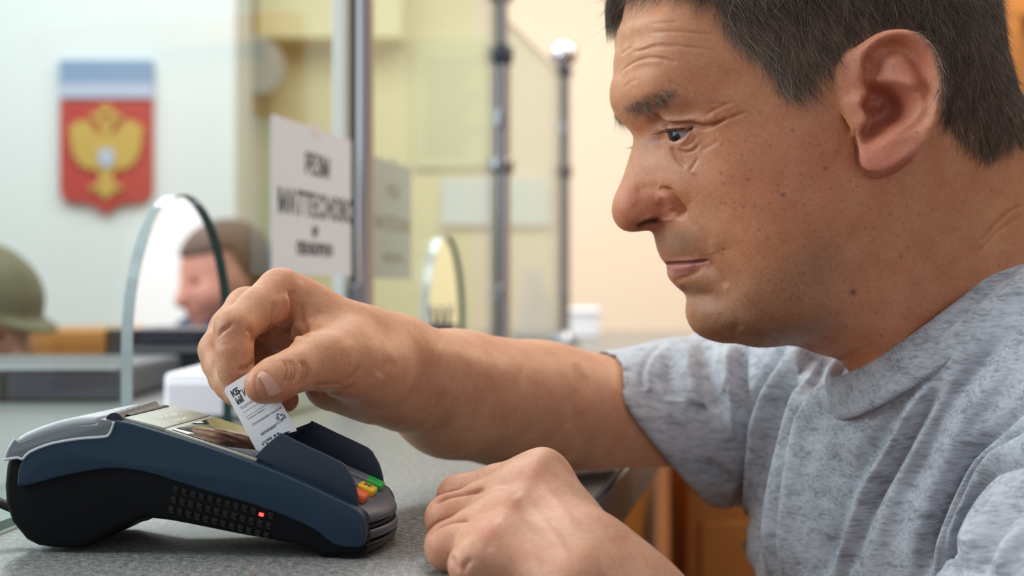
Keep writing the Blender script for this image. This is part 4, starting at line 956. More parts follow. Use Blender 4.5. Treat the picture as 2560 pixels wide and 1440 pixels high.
# ---- skin tint painting (pigment, plus shade in creases and hollows)
def paint(Vn, base):
    return np.tile(np.array(base, float), (len(Vn), 1))
def pd(Cc, XX, YY, x, y, sx, sy, col, a, ang=0, m=None):
    c_, s_ = math.cos(math.radians(ang)), math.sin(math.radians(ang)); dx_, dy_ = XX-x, YY-y
    w_ = a*np.exp(-((dx_*c_+dy_*s_)/sx)**2/2-((-dx_*s_+dy_*c_)/sy)**2/2)
    if m is not None: w_ = w_*m
    Cc += (np.array(col)-Cc)*w_[:, None]
def ps(Cc, XX, YY, pts, sig, col, a, m=None):
    q = np.array(pts); i = np.nonzero((XX > q[:, 0].min()-3*sig) & (XX < q[:, 0].max()+3*sig) & (YY > q[:, 1].min()-3*sig) & (YY < q[:, 1].max()+3*sig) & (True if m is None else m))[0]
    if not len(i): return
    d, t = polydist(XX[i], YY[i], pts, 5); w_ = a*np.exp(-(d/sig)**2/2); Cc[i] += (np.array(col)-Cc[i])*w_[:, None]
# mirrored pixel coordinates so both halves of the head get the same pigment
hl = (HV-H0)@HU; ha = (HV-H0)@HA; hz = HV[:, 2]-H0[2]
MV = H0+ha[:, None]*HA+np.abs(hl)[:, None]*HU+hz[:, None]*np.array([0, 0, 1.]); MX, MY = proj(MV)
Ch = paint(HV, (.67, .295, .150))
RED = (.57, .185, .105); BRN = (.30, .16, .09); PALE = (.76, .42, .26); DARK = (.10, .055, .035)
for a in ((1600, 520, 50, 45, RED, .50), (1660, 530, 30, 30, (.55, .16, .13), .45), (1570, 480, 30, 50, RED, .35), (1900, 440, 110, 100, RED, .32), (2080, 400, 60, 90, RED, .35), (1780, 470, 70, 60, RED, .18),
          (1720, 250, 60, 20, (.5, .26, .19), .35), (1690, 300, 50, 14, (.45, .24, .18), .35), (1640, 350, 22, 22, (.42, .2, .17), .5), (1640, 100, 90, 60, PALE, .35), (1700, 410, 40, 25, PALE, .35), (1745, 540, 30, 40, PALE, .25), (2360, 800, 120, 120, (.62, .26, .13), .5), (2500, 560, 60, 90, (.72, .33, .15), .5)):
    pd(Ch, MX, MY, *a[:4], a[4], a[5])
# ear pigment, with shade painted into its hollows
em_ = (np.abs(hl) > .060) & inpoly(MX, MY, [(2060+x/3.43, 50+y/3.43) for x, y in [(150, 300), (280, 170), (430, 90), (560, 60), (700, 80), (830, 170), (920, 300), (960, 500), (950, 750), (880, 1020), (780, 1180), (620, 1310), (470, 1345), (360, 1330), (290, 1250), (270, 1050), (240, 900), (200, 700)]])
Ch[em_] = Ch[em_]*.4+np.array([.66, .25, .165])*.6
pd(Ch, MX, MY, 2218, 270, 34, 46, (.36, .09, .075), .75)  # shade of the deep ear hollow put into the colour
pd(Ch, MX, MY, 2290, 160, 14, 50, (.55, .17, .14), .4, 20)
pd(Ch, MX, MY, 2225, 400, 50, 20, (.66, .20, .15), .45, m=em_)
# beard shadow
bd = [(1640, 590), (1700, 585), (1770, 590), (1810, 640), (1850, 690), (1960, 640), (2060, 540), (2110, 470), (2150, 480), (2160, 600), (2120, 740), (2080, 850), (1990, 880), (1740, 870), (1700, 720), (1700, 700), (1640, 640)]
dbd = sdpoly(MX[:, None], MY[:, None], np.array(bd, float))[:, 0]; wb_ = 1/(1+np.exp(dbd/18))
lowj = np.clip((MY-560)/260, 0, 1)
bn = .5+.5*vnoise(HV/.005, 21)
Ch += (np.array([.27, .17, .11])-Ch)*(wb_*(.16+.44*lowj)*(.75+.5*bn))[:, None]
for a in ((1695, 600, 42, 24, (.30, .21, .15), .6), (1860, 800, 80, 30, (.24, .14, .09), .35), (2030, 670, 40, 50, (.28, .17, .11), .35), (1725, 728, 30, 12, (.3, .2, .15), .45), (1955, 830, 60, 22, (.22, .13, .08), .35)): pd(Ch, MX, MY, *a[:4], a[4], a[5])
# lips
ps(Ch, MX, MY, K5([(570, 680), (640, 680), (720, 655), (790, 632)]), 8, (.56, .20, .21), .75); ps(Ch, MX, MY, K5([(590, 700), (650, 705), (700, 680)]), 7, (.58, .25, .26), .5)
ps(Ch, MX, MY, K5([(530, 612), (600, 620), (680, 620), (760, 616)]), 5, (.52, .22, .18), .7); ps(Ch, MX, MY, K5([(560, 640), (640, 633), (740, 628), (815, 620)]), 2.4, (.22, .06, .05), .8)  # parting between the lips darkened with painted shade
ps(Ch, MX, MY, K5([(365, 388), (410, 360), (480, 345)]), 6, (.05, .015, .012), .85)  # nostril shade painted onto the skin
# crease shade put into the skin colour: eyes, forehead, ear front
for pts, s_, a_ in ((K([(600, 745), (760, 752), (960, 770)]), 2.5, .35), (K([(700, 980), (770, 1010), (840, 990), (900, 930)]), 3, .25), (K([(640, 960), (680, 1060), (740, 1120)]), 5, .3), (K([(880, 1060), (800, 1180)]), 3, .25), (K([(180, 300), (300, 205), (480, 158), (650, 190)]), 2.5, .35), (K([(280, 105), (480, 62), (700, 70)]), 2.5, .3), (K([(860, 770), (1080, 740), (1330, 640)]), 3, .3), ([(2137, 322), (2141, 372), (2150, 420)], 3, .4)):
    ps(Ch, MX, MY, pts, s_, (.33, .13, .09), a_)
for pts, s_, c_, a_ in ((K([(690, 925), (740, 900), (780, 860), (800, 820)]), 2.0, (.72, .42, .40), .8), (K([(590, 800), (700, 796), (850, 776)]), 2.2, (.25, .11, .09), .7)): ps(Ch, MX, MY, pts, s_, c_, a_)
r5 = np.random.default_rng(5)
sp = [(1957, 487, 5, 4, .7), (1946, 478, 3, 3, .4), (2133, 731, 6.5, 6, .9), (1871, 448, 4, 3, .5), (1735, 436, 6, 3, .6), (1981, 326, 3, 3, .7), (2063, 420, 4, 3, .7), (1899, 280, 3, 2.5, .5), (2105, 532, 3, 3, .4)]
for k in range(170):
    x_, y_ = r5.uniform(1800, 2300), r5.uniform(330, 850); sp.append((x_, y_, r5.uniform(1.6, 3.4), r5.uniform(1.6, 3.0), r5.uniform(.2, .55)))
for k in range(60): sp.append((r5.uniform(2250, 2540), r5.uniform(450, 900), r5.uniform(1.6, 3), r5.uniform(1.6, 3), r5.uniform(.15, .4)))
lat = hl > 0
for (x_, y_, a_, b_, w_) in sp:
    i = np.nonzero((np.abs(HX-x_) < 12) & (np.abs(HY-y_) < 12) & lat)[0]
    Ch[i] += (np.array([.16, .06, .04])-Ch[i])*(w_*np.exp(-((HX[i]-x_)/a_)**2/2-((HY[i]-y_)/b_)**2/2))[:, None]
# scalp under the hair
hairline = [(1500, -60), (1560, -45), (1640, -35), (1720, -20), (1778, 5), (1792, 45), (1812, 100), (1850, 130), (1898, 158), (1928, 200), (1945, 232), (1965, 250), (2000, 246), (2030, 238), (2060, 192), (2105, 150), (2150, 112), (2190, 82), (2240, 70), (2290, 92), (2325, 132), (2342, 190), (2340, 250), (2352, 300), (2385, 345), (2420, 385), (2450, 410), (2480, 412), (2505, 395), (2560, 370), (2700, 370), (2700, -500), (1400, -500), (1400, -60)]
dh = sdpoly(MX[:, None], MY[:, None], np.array(hairline, float))[:, 0]
notear = ~em_
wh = (1/(1+np.exp((dh+6)/6)))*notear
Ch += (np.array([.15, .10, .075])-Ch)*(wh*.75)[:, None]
# brows pigment
browp = K([(215, 590), (280, 540), (350, 520), (440, 480), (520, 450), (620, 450), (640, 490), (560, 560), (470, 600), (380, 630), (280, 620)])
db = sdpoly(MX[:, None], MY[:, None], np.array(browp, float))[:, 0]; wbr = (1/(1+np.exp(db/5)))*notear
Ch += (np.array([.22, .13, .08])-Ch)*(wbr*.22)[:, None]
Cr = paint(RV, (.69, .355, .205))
for a in ((690, 690, 40, 30, RED, .35), (560, 830, 40, 40, RED, .25), (590, 950, 20, 40, RED, .4), (640, 975, 30, 30, RED, .35), (715, 1005, 30, 20, RED, .7), (1090, 910, 60, 25, BRN, .12), (1020, 900, 30, 14, BRN, .12)): pd(Cr, RX, RY2, *a[:4], a[4], a[5])
for x_ in (735, 765, 790, 845, 870): ps(Cr, RX, RY2, K2([(x_-20, 690), (x_+5, 740), (x_+5, 800), (x_-25, 850)]), 2.2, (.33, .13, .08), .4)  # shade in the thumb creases painted dark
for k in range(120):
    x_, y_ = r5.uniform(880, 1450), r5.uniform(800, 1180); pd(Cr, RX, RY2, x_, y_, r5.uniform(8, 30), r5.uniform(5, 14), (.50, .25, .15) if k % 2 else (.74, .44, .3), r5.uniform(.05, .2), r5.uniform(0, 60))
Cl = paint(LV, (.66, .355, .225))
for (x, y) in ((1180, 400), (1000, 640), (800, 940)): q = K3([(x, y)])[0]; pd(Cl, LX, LY, q[0], q[1], 22, 18, (.62, .22, .15), .5)
for a in ((1105, 1240, 25, 40, RED, .25), (1080, 1300, 22, 40, RED, .3), (1085, 1370, 25, 40, RED, .3)): pd(Cl, LX, LY, *a[:4], a[4], a[5])
ps(Cl, LX, LY, K3([(330, 640), (420, 590), (560, 555), (760, 510)]), 2.5, (.35, .13, .09), .5); ps(Cl, LX, LY, K3([(265, 915), (340, 860), (460, 810), (600, 795)]), 2.5, (.35, .13, .09), .5)  # shade between the fist fingers painted into the skin colour
for k in range(90):
    x_, y_ = r5.uniform(1150, 1640), r5.uniform(1180, 1460); pd(Cl, LX, LY, x_, y_, r5.uniform(6, 26), r5.uniform(5, 14), [(.60, .33, .25), (.76, .50, .33), (.55, .36, .33)][k % 3], r5.uniform(.08, .22), r5.uniform(20, 80))
Cb = paint(BV, (.66, .38, .26))
def skin_mat():
    m = bpy.data.materials.new('skin'); m.use_nodes = True; nt = m.node_tree; b = nt.nodes['Principled BSDF']; L = nt.links
    at = nt.nodes.new('ShaderNodeAttribute'); at.attribute_name = 'tint'; tc = nt.nodes.new('ShaderNodeTexCoord')
    def noise(sc, det=3):
        n = nt.nodes.new('ShaderNodeTexNoise'); n.inputs['Scale'].default_value = sc; n.inputs['Detail'].default_value = det; L.new(tc.outputs['Object'], n.inputs['Vector']); return n
    n1, n2, n3 = noise(70, 4), noise(420, 3), noise(1500, 2)
    def mixc(fac_node, a, colr, lo, hi, amt):
        mr = nt.nodes.new('ShaderNodeMapRange'); mr.inputs['From Min'].default_value = lo; mr.inputs['From Max'].default_value = hi; mr.inputs['To Max'].default_value = amt; L.new(fac_node.outputs['Fac'], mr.inputs['Value'])
        mx = nt.nodes.new('ShaderNodeMix'); mx.data_type = 'RGBA'; mx.blend_type = 'MULTIPLY'; L.new(mr.outputs['Result'], mx.inputs['Factor']); L.new(a, mx.inputs['A']); mx.inputs['B'].default_value = colr; return mx.outputs['Result']
    c = mixc(n1, at.outputs['Color'], (.92, .83, .79, 1), .40, .66, 1); c = mixc(n2, c, (.90, .84, .80, 1), .42, .7, .8); c = mixc(n3, c, (.80, .72, .68, 1), .45, .75, .7)
    L.new(c, b.inputs['Base Color']); b.inputs['Roughness'].default_value = .47; b.inputs['Specular IOR Level'].default_value = .42
    b.inputs['Subsurface Weight'].default_value = .16; b.inputs['Subsurface Radius'].default_value = (1, .32, .16); b.inputs['Subsurface Scale'].default_value = .004
    vo = nt.nodes.new('ShaderNodeTexVoronoi'); vo.inputs['Scale'].default_value = 1300; L.new(tc.outputs['Object'], vo.inputs['Vector'])
    n4 = noise(2600, 2); ad = nt.nodes.new('ShaderNodeMath'); ad.operation = 'ADD'; L.new(vo.outputs['Distance'], ad.inputs[0]); L.new(n4.outputs['Fac'], ad.inputs[1])
    bp = nt.nodes.new('ShaderNodeBump'); bp.inputs['Strength'].default_value = .40; bp.inputs['Distance'].default_value = .00018; L.new(ad.outputs[0], bp.inputs['Height']); L.new(bp.outputs['Normal'], b.inputs['Normal'])
    MATS['skin'] = m
skin_mat()
man = empty('person', (.36, .95, 0)); tag(man, 'man in a grey t-shirt, head bowed in profile, pinching a slip above the terminal', 'person')
mo = np.array(man.location)
allV = [HV, RV, LV, BV]; allQ = [HQ, RQ, LQ, BQ]; allC = [Ch, Cr, Cl, Cb]; off = 0; QQ = []
for v, q in zip(allV, allQ): QQ.append(q+off); off += len(v)
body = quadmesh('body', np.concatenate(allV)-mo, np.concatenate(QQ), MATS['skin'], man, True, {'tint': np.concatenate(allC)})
# ---------------------------------------------------------------- eyes
def eye_mat():
    m = bpy.data.materials.new('eye'); m.use_nodes = True; nt = m.node_tree; b = nt.nodes['Principled BSDF']; L = nt.links
    tc = nt.nodes.new('ShaderNodeTexCoord'); sx = nt.nodes.new('ShaderNodeSeparateXYZ'); L.new(tc.outputs['Object'], sx.inputs[0])
    mr = nt.nodes.new('ShaderNodeMath'); mr.operation = 'MULTIPLY'; mr.inputs[1].default_value = 1/ER; L.new(sx.outputs['Z'], mr.inputs[0])
    cr = nt.nodes.new('ShaderNodeValToRGB'); L.new(mr.outputs[0], cr.inputs['Fac']); e = cr.color_ramp.elements
    e[0].position = .0; e[0].color = (.36, .30, .31, 1); e[1].position = .962; e[1].color = (.002, .002, .002, 1)  # sclera dimmed: lid and lash shade put into its colour
    for p_, c_ in ((.80, (.40, .36, .39, 1)), (.86, (.30, .27, .29, 1)), (.872, (.015, .018, .02, 1)), (.91, (.035, .040, .042, 1)), (.95, (.02, .024, .026, 1))): x = e.new(p_); x.color = c_
    L.new(cr.outputs['Color'], b.inputs['Base Color']); b.inputs['Roughness'].default_value = .22; b.inputs['Specular IOR Level'].default_value = .3; b.inputs['Coat Weight'].default_value = .0; b.inputs['Coat Roughness'].default_value = .02
    MATS['eye'] = m
eye_mat()
gaze = (-HA*.84+np.array([0, 0, -.38])+HU*.26); gaze /= np.linalg.norm(gaze)
for s in (1, -1):
    me = bpy.data.meshes.new('eyeball'); bm = bmesh.new(); bmesh.ops.create_uvsphere(bm, u_segments=40, v_segments=24, radius=ER)
    for v in bm.verts:
        r_ = v.co.xy.length
        if v.co.z > 0 and r_ < .0058: v.co.z += .0009*(1-(r_/.0058)**2)
    bm.to_mesh(me); bm.free(); me.shade_smooth(); o = link('eyeball', me, MATS['eye'], man)
    o.location = Vector(H0+HA*ec[0]+HU*(EU*s)+np.array([0, 0, ec[2]])-mo); gz_ = gaze-HU*.2*(s == -1); o.rotation_euler = Vector(gz_).to_track_quat('Z', 'Y').to_euler()
# ---------------------------------------------------------------- hair, brows, lashes, stubble as strands
def strand_mat(name, cols, rough=.4):
    m = bpy.data.materials.new(name); m.use_nodes = True; nt = m.node_tree; b = nt.nodes['Principled BSDF']; L = nt.links
    at = nt.nodes.new('ShaderNodeAttribute'); at.attribute_name = 'shade'; cr = nt.nodes.new('ShaderNodeValToRGB'); L.new(at.outputs['Fac'], cr.inputs['Fac'])
    e = cr.color_ramp.elements; e[0].position = 0; e[0].color = cols[0]+(1,); e[1].position = 1; e[1].color = cols[-1]+(1,)
    for k, c in enumerate(cols[1:-1]): x = e.new((k+1)/(len(cols)-1)); x.color = c+(1,)
    L.new(cr.outputs['Color'], b.inputs['Base Color']); b.inputs['Roughness'].default_value = rough; b.inputs['Specular IOR Level'].default_value = .5; MATS[name] = m; return m
strand_mat('hair', [(.035, .023, .017), (.11, .075, .054), (.25, .185, .14), (.56, .48, .41)]); strand_mat('stubble', [(.05, .03, .02), (.16, .10, .06), (.62, .46, .34)])
def strands(name, pts, rad, shade, m, label=None):
    n, k = pts.shape[:2]; c = bpy.data.hair_curves.new(name); c.add_curves([k]*n)
    c.points.foreach_set('position', (pts-mo).reshape(-1).astype(np.float32))
    r = np.broadcast_to(rad, (n, k)).astype(np.float32).reshape(-1)
    a = c.attributes.get('radius') or c.attributes.new('radius', 'FLOAT', 'POINT'); a.data.foreach_set('value', np.ascontiguousarray(r))
    a = c.attributes.new('shade', 'FLOAT', 'CURVE'); a.data.foreach_set('value', shade.astype(np.float32))
    c.materials.append(m); o = bpy.data.objects.new(name, c); COL.objects.link(o); o.parent = man; tag(o, label, kind='stuff'); return o
def grow(idx, n, length, dirf, lift, curl, seed, k=6, jit=.25):
    r_ = np.random.default_rng(seed); i = r_.choice(idx, n, replace=True); p0 = HV[i]+r_.normal(size=(n, 3))*.0003; nn = HN[i]
    d = dirf(i)+r_.normal(size=(n, 3))*jit; d -= nn*(d*nn).sum(1)[:, None]; d /= np.linalg.norm(d, axis=1)[:, None]+1e-9
    ln = length(i)*r_.uniform(.65, 1.15, n); out = np.zeros((n, k, 3)); cl = curl*r_.normal(size=(n, 3))
    for j in range(k):
        t = j/(k-1); out[:, j] = p0-nn*.0006+(d*t+nn*(lift*np.sqrt(t+1e-6)*(1-.35*t))[...] if np.isscalar(lift) else d*t+nn*(lift[i]*np.sqrt(t)*(1-.35*t))[:, None])*ln[:, None]+cl*(t*t*ln)[:, None]
    return out, i
nm3 = lambda v: v/np.linalg.norm(v)
down = np.array([0, 0, -1.])
def hdir(i):
    x = MX[i]; y = MY[i]; back = np.clip((x-2150)/250, 0, 1)[:, None]; fr = np.clip((1800-x)/200, 0, 1)[:, None]; top = np.clip((-20-y)/150, 0, 1)[:, None]
    d = down*1.0+HA*.38*(1-back)+HA*(-.12)*back
    wav = np.sin(x/37+y/61)*.22+np.sin(x/17-y/29)*.12
    d = d+HA*wav[:, None]
    d = d*(1-top)+(-HA*1.0+down*.15)*top
    return d*(1-fr)+(-HA*.9+down*.75)*fr
hm = np.nonzero((dh < 6) & notear & (np.random.default_rng(1).random(len(HV)) < np.clip((8-dh)/38, .03, 1)))[0]
hlen = lambda i: (.0165-.006*np.clip((MX[i]-2300)/150, 0, 1)+.012*np.clip((-MY[i])/150, 0, 1)-.0060*np.clip((dh[i]+30)/30, 0, 1)*(MY[i] > -10))
NH = globals().get('NHAIR', 60000)
pts, i = grow(hm, NH, hlen, hdir, .24, .22, 11, 7, .20)
cell = np.sin(MX[i]/9+MY[i]/23)*.5+np.sin(MX[i]/4.3-MY[i]/31)*.5
r_ = np.random.default_rng(3); gray = np.clip((2120-MX[i])/260, 0, 1)*np.clip((MY[i]+20)/160, 0, 1)
sh_ = np.clip(.26+.11*cell+r_.normal(0, .16, NH)+.42*gray+(r_.random(NH) < .10)*.4, 0, 1)
tap = np.array([1, 1, .95, .85, .7, .5, .15])*.000062
strands('hair', pts, tap[None, :], sh_, MATS['hair'])
# fringe falling over the far side of the forehead
r_ = np.random.default_rng(9); nf = 1300; q0 = np.zeros((nf, 7, 3))
for k in range(nf):
    u_ = -r_.uniform(.004, .030); x0, y0 = r_.uniform(1545, 1640), r_.uniform(-75, -45); tx, ty = r_.uniform(1512, 1562), r_.uniform(50, 112)
    if tx > 1540: ty = r_.uniform(0, 100)
    a0 = HP(x0, y0, u_)+np.array([.0, 0, .003]); a2_ = HP(tx+4, ty, u_); a1_ = HP(min(x0, tx)-14+r_.uniform(-5, 5), (y0*.75+ty*.25), u_)
    for j in range(7): t = j/6; q0[k, j] = (1-t)**2*a0+2*t*(1-t)*a1_+t*t*a2_
strands('fringe', H0+q0[..., :1]*HA+q0[..., 1:2]*HU+q0[..., 2:3]*np.array([0, 0, 1.]), tap[None, :], np.clip(r_.normal(.28, .18, nf), 0, 1), MATS['hair'])
bi = np.nonzero((db < 1) & notear)[0]
def bdir(i):
    t = np.clip((MX[i]-1560)/120, 0, 1)[:, None]; return (HA*.9+down*(.5)-HU*0)*(t)+(1-t)*(down*.9+HA*.15)+np.array([0, 0, .9])*np.clip((MX[i]-1600)/60, 0, 1)[:, None]*np.clip((245-MY[i])/20, 0, 1)[:, None]
pts, i = grow(bi, 800, lambda i: np.full(len(i), .0075), bdir, .30, .35, 12, 5, .30)
strands('eyebrow', pts, np.array([1, 1, .9, .6, .2])[None, :]*.000055, np.clip(np.random.default_rng(4).normal(.60, .2, 800), 0, 1), MATS['hair'])
# lashes
for s in (1, -1):
    n = 46; q0 = np.zeros((n, 5, 3)); r_ = np.random.default_rng(14)
    for k in range(n):
        t0 = k/(n-1); x_, y_ = 1664+t0*66, 323-t0*6; a0 = HP(x_, y_, (.0375+.006*min(t0*2, 1)))*np.array([1, s, 1]); ln = .0085*(1-.5*t0)
        for j in range(5): t = j/4; q0[k, j] = a0+np.array([-ln*t*(1-.6*t0), s*ln*.35*t*(t0+.3), -ln*.62*t+ln*.25*t*t])+r_.normal(size=3)*.0004*t
    strands('eyelashes', H0+q0[..., :1]*HA+q0[..., 1:2]*HU+q0[..., 2:3]*np.array([0, 0, 1.]), np.array([1, .9, .8, .6, .2])[None, :]*.00008, np.full(n, .1), MATS['hair'])
pb = wb_*(.12+.88*lowj)*notear*(HN@down > -.9); pb[dh < 4] = 0; pb[MX > 2200] = 0; pb = pb/pb.sum()
r_ = np.random.default_rng(15); ns = 11000; ii = r_.choice(len(HV), ns, p=pb)
pts, i = grow(ii, ns, lambda i: r_.uniform(.0005, .0016, len(i)), lambda i: down[None]*.8+HA*.1, .5, .3, 16, 3, .45)
strands('stubble', pts, np.array([1, .8, .3])[None, :]*.000068, np.clip(np.random.default_rng(17).beta(.9, 1.6, ns), 0, 1), MATS['stubble'])
# thumb nail
def nail():
    c = np.array(P(662, 966, .7025)); ax = nm3(P(657, 963, .7025)-P(738, 925, .719)); view = nm3(c-np.array([0, 0, CZ])); nn = -view; nn = nn-ax*(nn@ax); nn = nm3(nn+np.array([0, 0, .10])); tt = np.cross(ax, nn)
    v = []; f = []; nu, nv = 13, 11; base = P(655, 972, .7028)
    for a_ in range(nu):
        for b_ in range(nv):
            u_ = a_/(nu-1); w_ = b_/(nv-1)*2-1; half = .0074*(1-.98*(1-u_)**5)*(1-.30*u_**6)
            th = w_*half/.0098; l_ = -.0072+.0128*u_
            v.append(base+ax*l_+tt*(math.sin(th)*.0103)+nn*(math.cos(th)*.0103+.0004)-nn*.0009*max(0, u_-.6)**2*6)
    for a_ in range(nu-1):
        for b_ in range(nv-1): f.append((a_*nv+b_, (a_+1)*nv+b_, (a_+1)*nv+b_+1, a_*nv+b_+1))
    m = mat('nail', (.62, .335, .26), .30, coat=.12); o = pymesh('thumb_nail', np.array(v)-mo, f, m, man, True)
    md = o.modifiers.new('s', 'SOLIDIFY'); md.thickness = .0005; return o
nail()
# ---------------------------------------------------------------- the man's t-shirt
g = Grid((.045, .545, .60), (.53, 1.17, 1.28), .0020)
g.ell((.291, .882, 1.015), (.130, .178, .165), .04, RM); g.ell((.322, .915, .80), (.152, .180, .27), .06, RM)
g.cone(SR, SL_, .058, .056, .04)
g.cone(P(2430, 790, .845)+np.array([.02, 0, 0]), SL_+np.array([0, 0, .005]), .066, .056, .04); g.cone(P(2430, 850, .865), SR+np.array([0, 0, .0]), .060, .055, .04)
g.cone(P(2480, 900, .84), (.285, .86, 1.06), .092, .10, .04)
g.cone(SR, P(1700, 1060, 1.015), .0555, .0610, .025); g.cone(P(1700, 1062, 1.015), P(1500, 1074, .995), .0585, .0560, .01)
g.cone(SL_, P(2720, 1600, .668), .062, .070, .03); g.cone(P(2720, 1600, .668), P(2600, 1960, .645), .068, .068, .01)
hc_ = np.array(P(2630, 1850, .65)); hd_ = nm3(P(2520, 2060, .635)-hc_)
def cuff(X, Y, Z): return np.maximum(-((X-hc_[0])*hd_[0]+(Y-hc_[1])*hd_[1]+(Z-hc_[2])*hd_[2]), np.sqrt((X-hc_[0])**2+(Y-hc_[1])**2+(Z-hc_[2])**2)-.105)
g.op(cuff, hc_-.11, hc_+.11, .002, mode='sub')
g.cone(P(2560, 1900, .645), P(2650, 1700, .66), .051, .050, .002, mode='sub')
n1w = H0+n1[0]*HA+n1[1]*HU+n1[2]*np.array([0, 0, 1.]); n2w = H0+n2[0]*HA+n2[1]*HU+n2[2]*np.array([0, 0, 1.])
g.cone(n1w, n2w, .064, .0815, .035)
# cut the far sleeve with a slanting hem, then hollow it for the arm
ha_ = P(1500, 925, .98); hb_ = P(1765, 1262, 1.01); nrm_ = np.array([-(hb_-ha_)[2], 0, (hb_-ha_)[0]]); nrm_ /= np.linalg.norm(nrm_)
if nrm_[0] > 0: nrm_ = -nrm_
nrm_ = nm3(nrm_+np.array([0, .12, 0]))
def half(X, Y, Z): return np.maximum(-((X-ha_[0])*nrm_[0]+(Y-ha_[1])*nrm_[1]+(Z-ha_[2])*nrm_[2]), Z*0+(X-.24))
g.op(half, (.045, .88, 1.0), (.24, 1.17, 1.28), .002, mode='sub')
g.chain([P(1330, 1026, .950), P(1440, 1050, .985), P(1600, 1062, 1.005), P(1800, 1060, 1.04)], [.0445, .0462, .0480, .049], .002, mode='sub')
cF = P(2080, 950, .833); cB = np.array([.321, .84, 1.262]); C0 = (cF+cB)/2; s1 = (cF-cB)/2; s2 = np.array([-.010, -.075, -.005])
cn = nm3(np.cross(s2, s1)); cn = cn if cn[2] > 0 else -cn
def above(X, Y, Z):
    u_ = (X-C0[0])*cn[0]+(Y-C0[1])*cn[1]+(Z-C0[2])*cn[2]; r2 = (X-C0[0])**2+(Y-C0[1])**2+(Z-C0[2])**2-u_**2
    return np.maximum(-u_-.004, np.sqrt(np.maximum(r2, 1e-8))-.108)
g.op(above, C0-.15, C0+.15, .004, mode='sub')
g.blur(2); V, Q = g.surf(2); del g
begin(V, Q); near = (N*(V-np.array([0, 0, CZ]))).sum(1) < .15
K6 = lambda pts: [(1460+x/2.3227, 820+y/2.3227) for x, y in pts]
farm = V[:, 1] > .97
def cs(pts, sig, amp, far=None, flat=0):
    global near
    base = (N*(V-np.array([0, 0, CZ]))).sum(1) < .15
    near = base if far is None else base & (V[:, 1] > .955 if far else V[:, 1] < .985)
    stroke(pts, sig, amp, flat=flat)
cs(K6([(930, 90), (905, 250), (930, 500), (950, 620), (960, 760)]), 9, -15)
cs(K6([(860, 90), (840, 250), (860, 450), (890, 650)]), 16, 7.83)
cs(K6([(1160, 90), (1060, 300), (990, 450), (960, 620), (930, 850), (905, 1100), (895, 1440)]), 9, -13.05)
cs(K6([(1220, 130), (1110, 350), (1020, 600), (985, 850), (950, 1100), (930, 1440)]), 9, 9.13)
cs(K6([(1340, 150), (1230, 290), (1150, 480), (1090, 700), (1040, 900), (990, 1150), (960, 1500)]), 16, -12)
cs(K6([(1375, 170), (1280, 330), (1210, 560), (1160, 800), (1110, 1100), (1090, 1500)]), 8, 8.35)
cs(K6([(1395, 190), (1310, 400), (1240, 600), (1200, 850), (1160, 1100), (1130, 1500)]), 6, -6.26)
cs(K6([(1420, 300), (1320, 480), (1260, 700), (1215, 1000), (1180, 1500)]), 11, 8.87)
cs(K6([(1500, 700), (1400, 1000), (1330, 1500)]), 26, -5.74)
cs(K6([(1850, 420), (1720, 620), (1600, 800), (1500, 980), (1420, 1200), (1330, 1500)]), 15, -6.48)
cs(K6([(2030, 300), (1890, 500), (1790, 700), (1670, 900), (1570, 1150), (1450, 1500)]), 10, 6.84)
cs(K6([(2110, 300), (1960, 520), (1840, 740), (1710, 950), (1610, 1150), (1490, 1500)]), 11, -6.48)
cs(K6([(2240, 200), (2090, 400), (1950, 640), (1850, 850), (1750, 1100), (1650, 1500)]), 16, 4.32)
cs(K6([(2480, 30), (2330, 180), (2190, 340), (2060, 520), (1960, 760), (1860, 1000)]), 17, -5.4)
cs(K6([(2600, 100), (2400, 300), (2230, 500), (2080, 800), (1960, 1100), (1860, 1500)]), 20, 3.96)
cs(K6([(2600, 400), (2420, 600), (2260, 740), (2160, 900), (2070, 1100), (1995, 1300), (1970, 1500)]), 12, -9.9)
cs(K6([(2600, 470), (2400, 660), (2260, 810), (2150, 1000), (2080, 1200), (2040, 1500)]), 9, 7.2)
cs(K6([(2600, 560), (2430, 700), (2300, 840), (2200, 1000), (2110, 1200), (2070, 1500)]), 6, -5.4)
cs(K6([(2600, 620), (2430, 760), (2300, 900), (2200, 1050), (2130, 1250), (2090, 1500)]), 12, 8.1)
cs(K6([(2600, 730), (2420, 870), (2300, 1000), (2210, 1150), (2150, 1300), (2115, 1500)]), 11, -14)
cs(K6([(2600, 830), (2450, 930), (2330, 1070), (2250, 1220), (2200, 1400)]), 22, 7.2)
cs(K6([(2600, 1000), (2450, 1100), (2350, 1250), (2280, 1440)]), 14, -7.2); cs(K6([(2600, 1180), (2480, 1280), (2400, 1440)]), 16, 5.4)
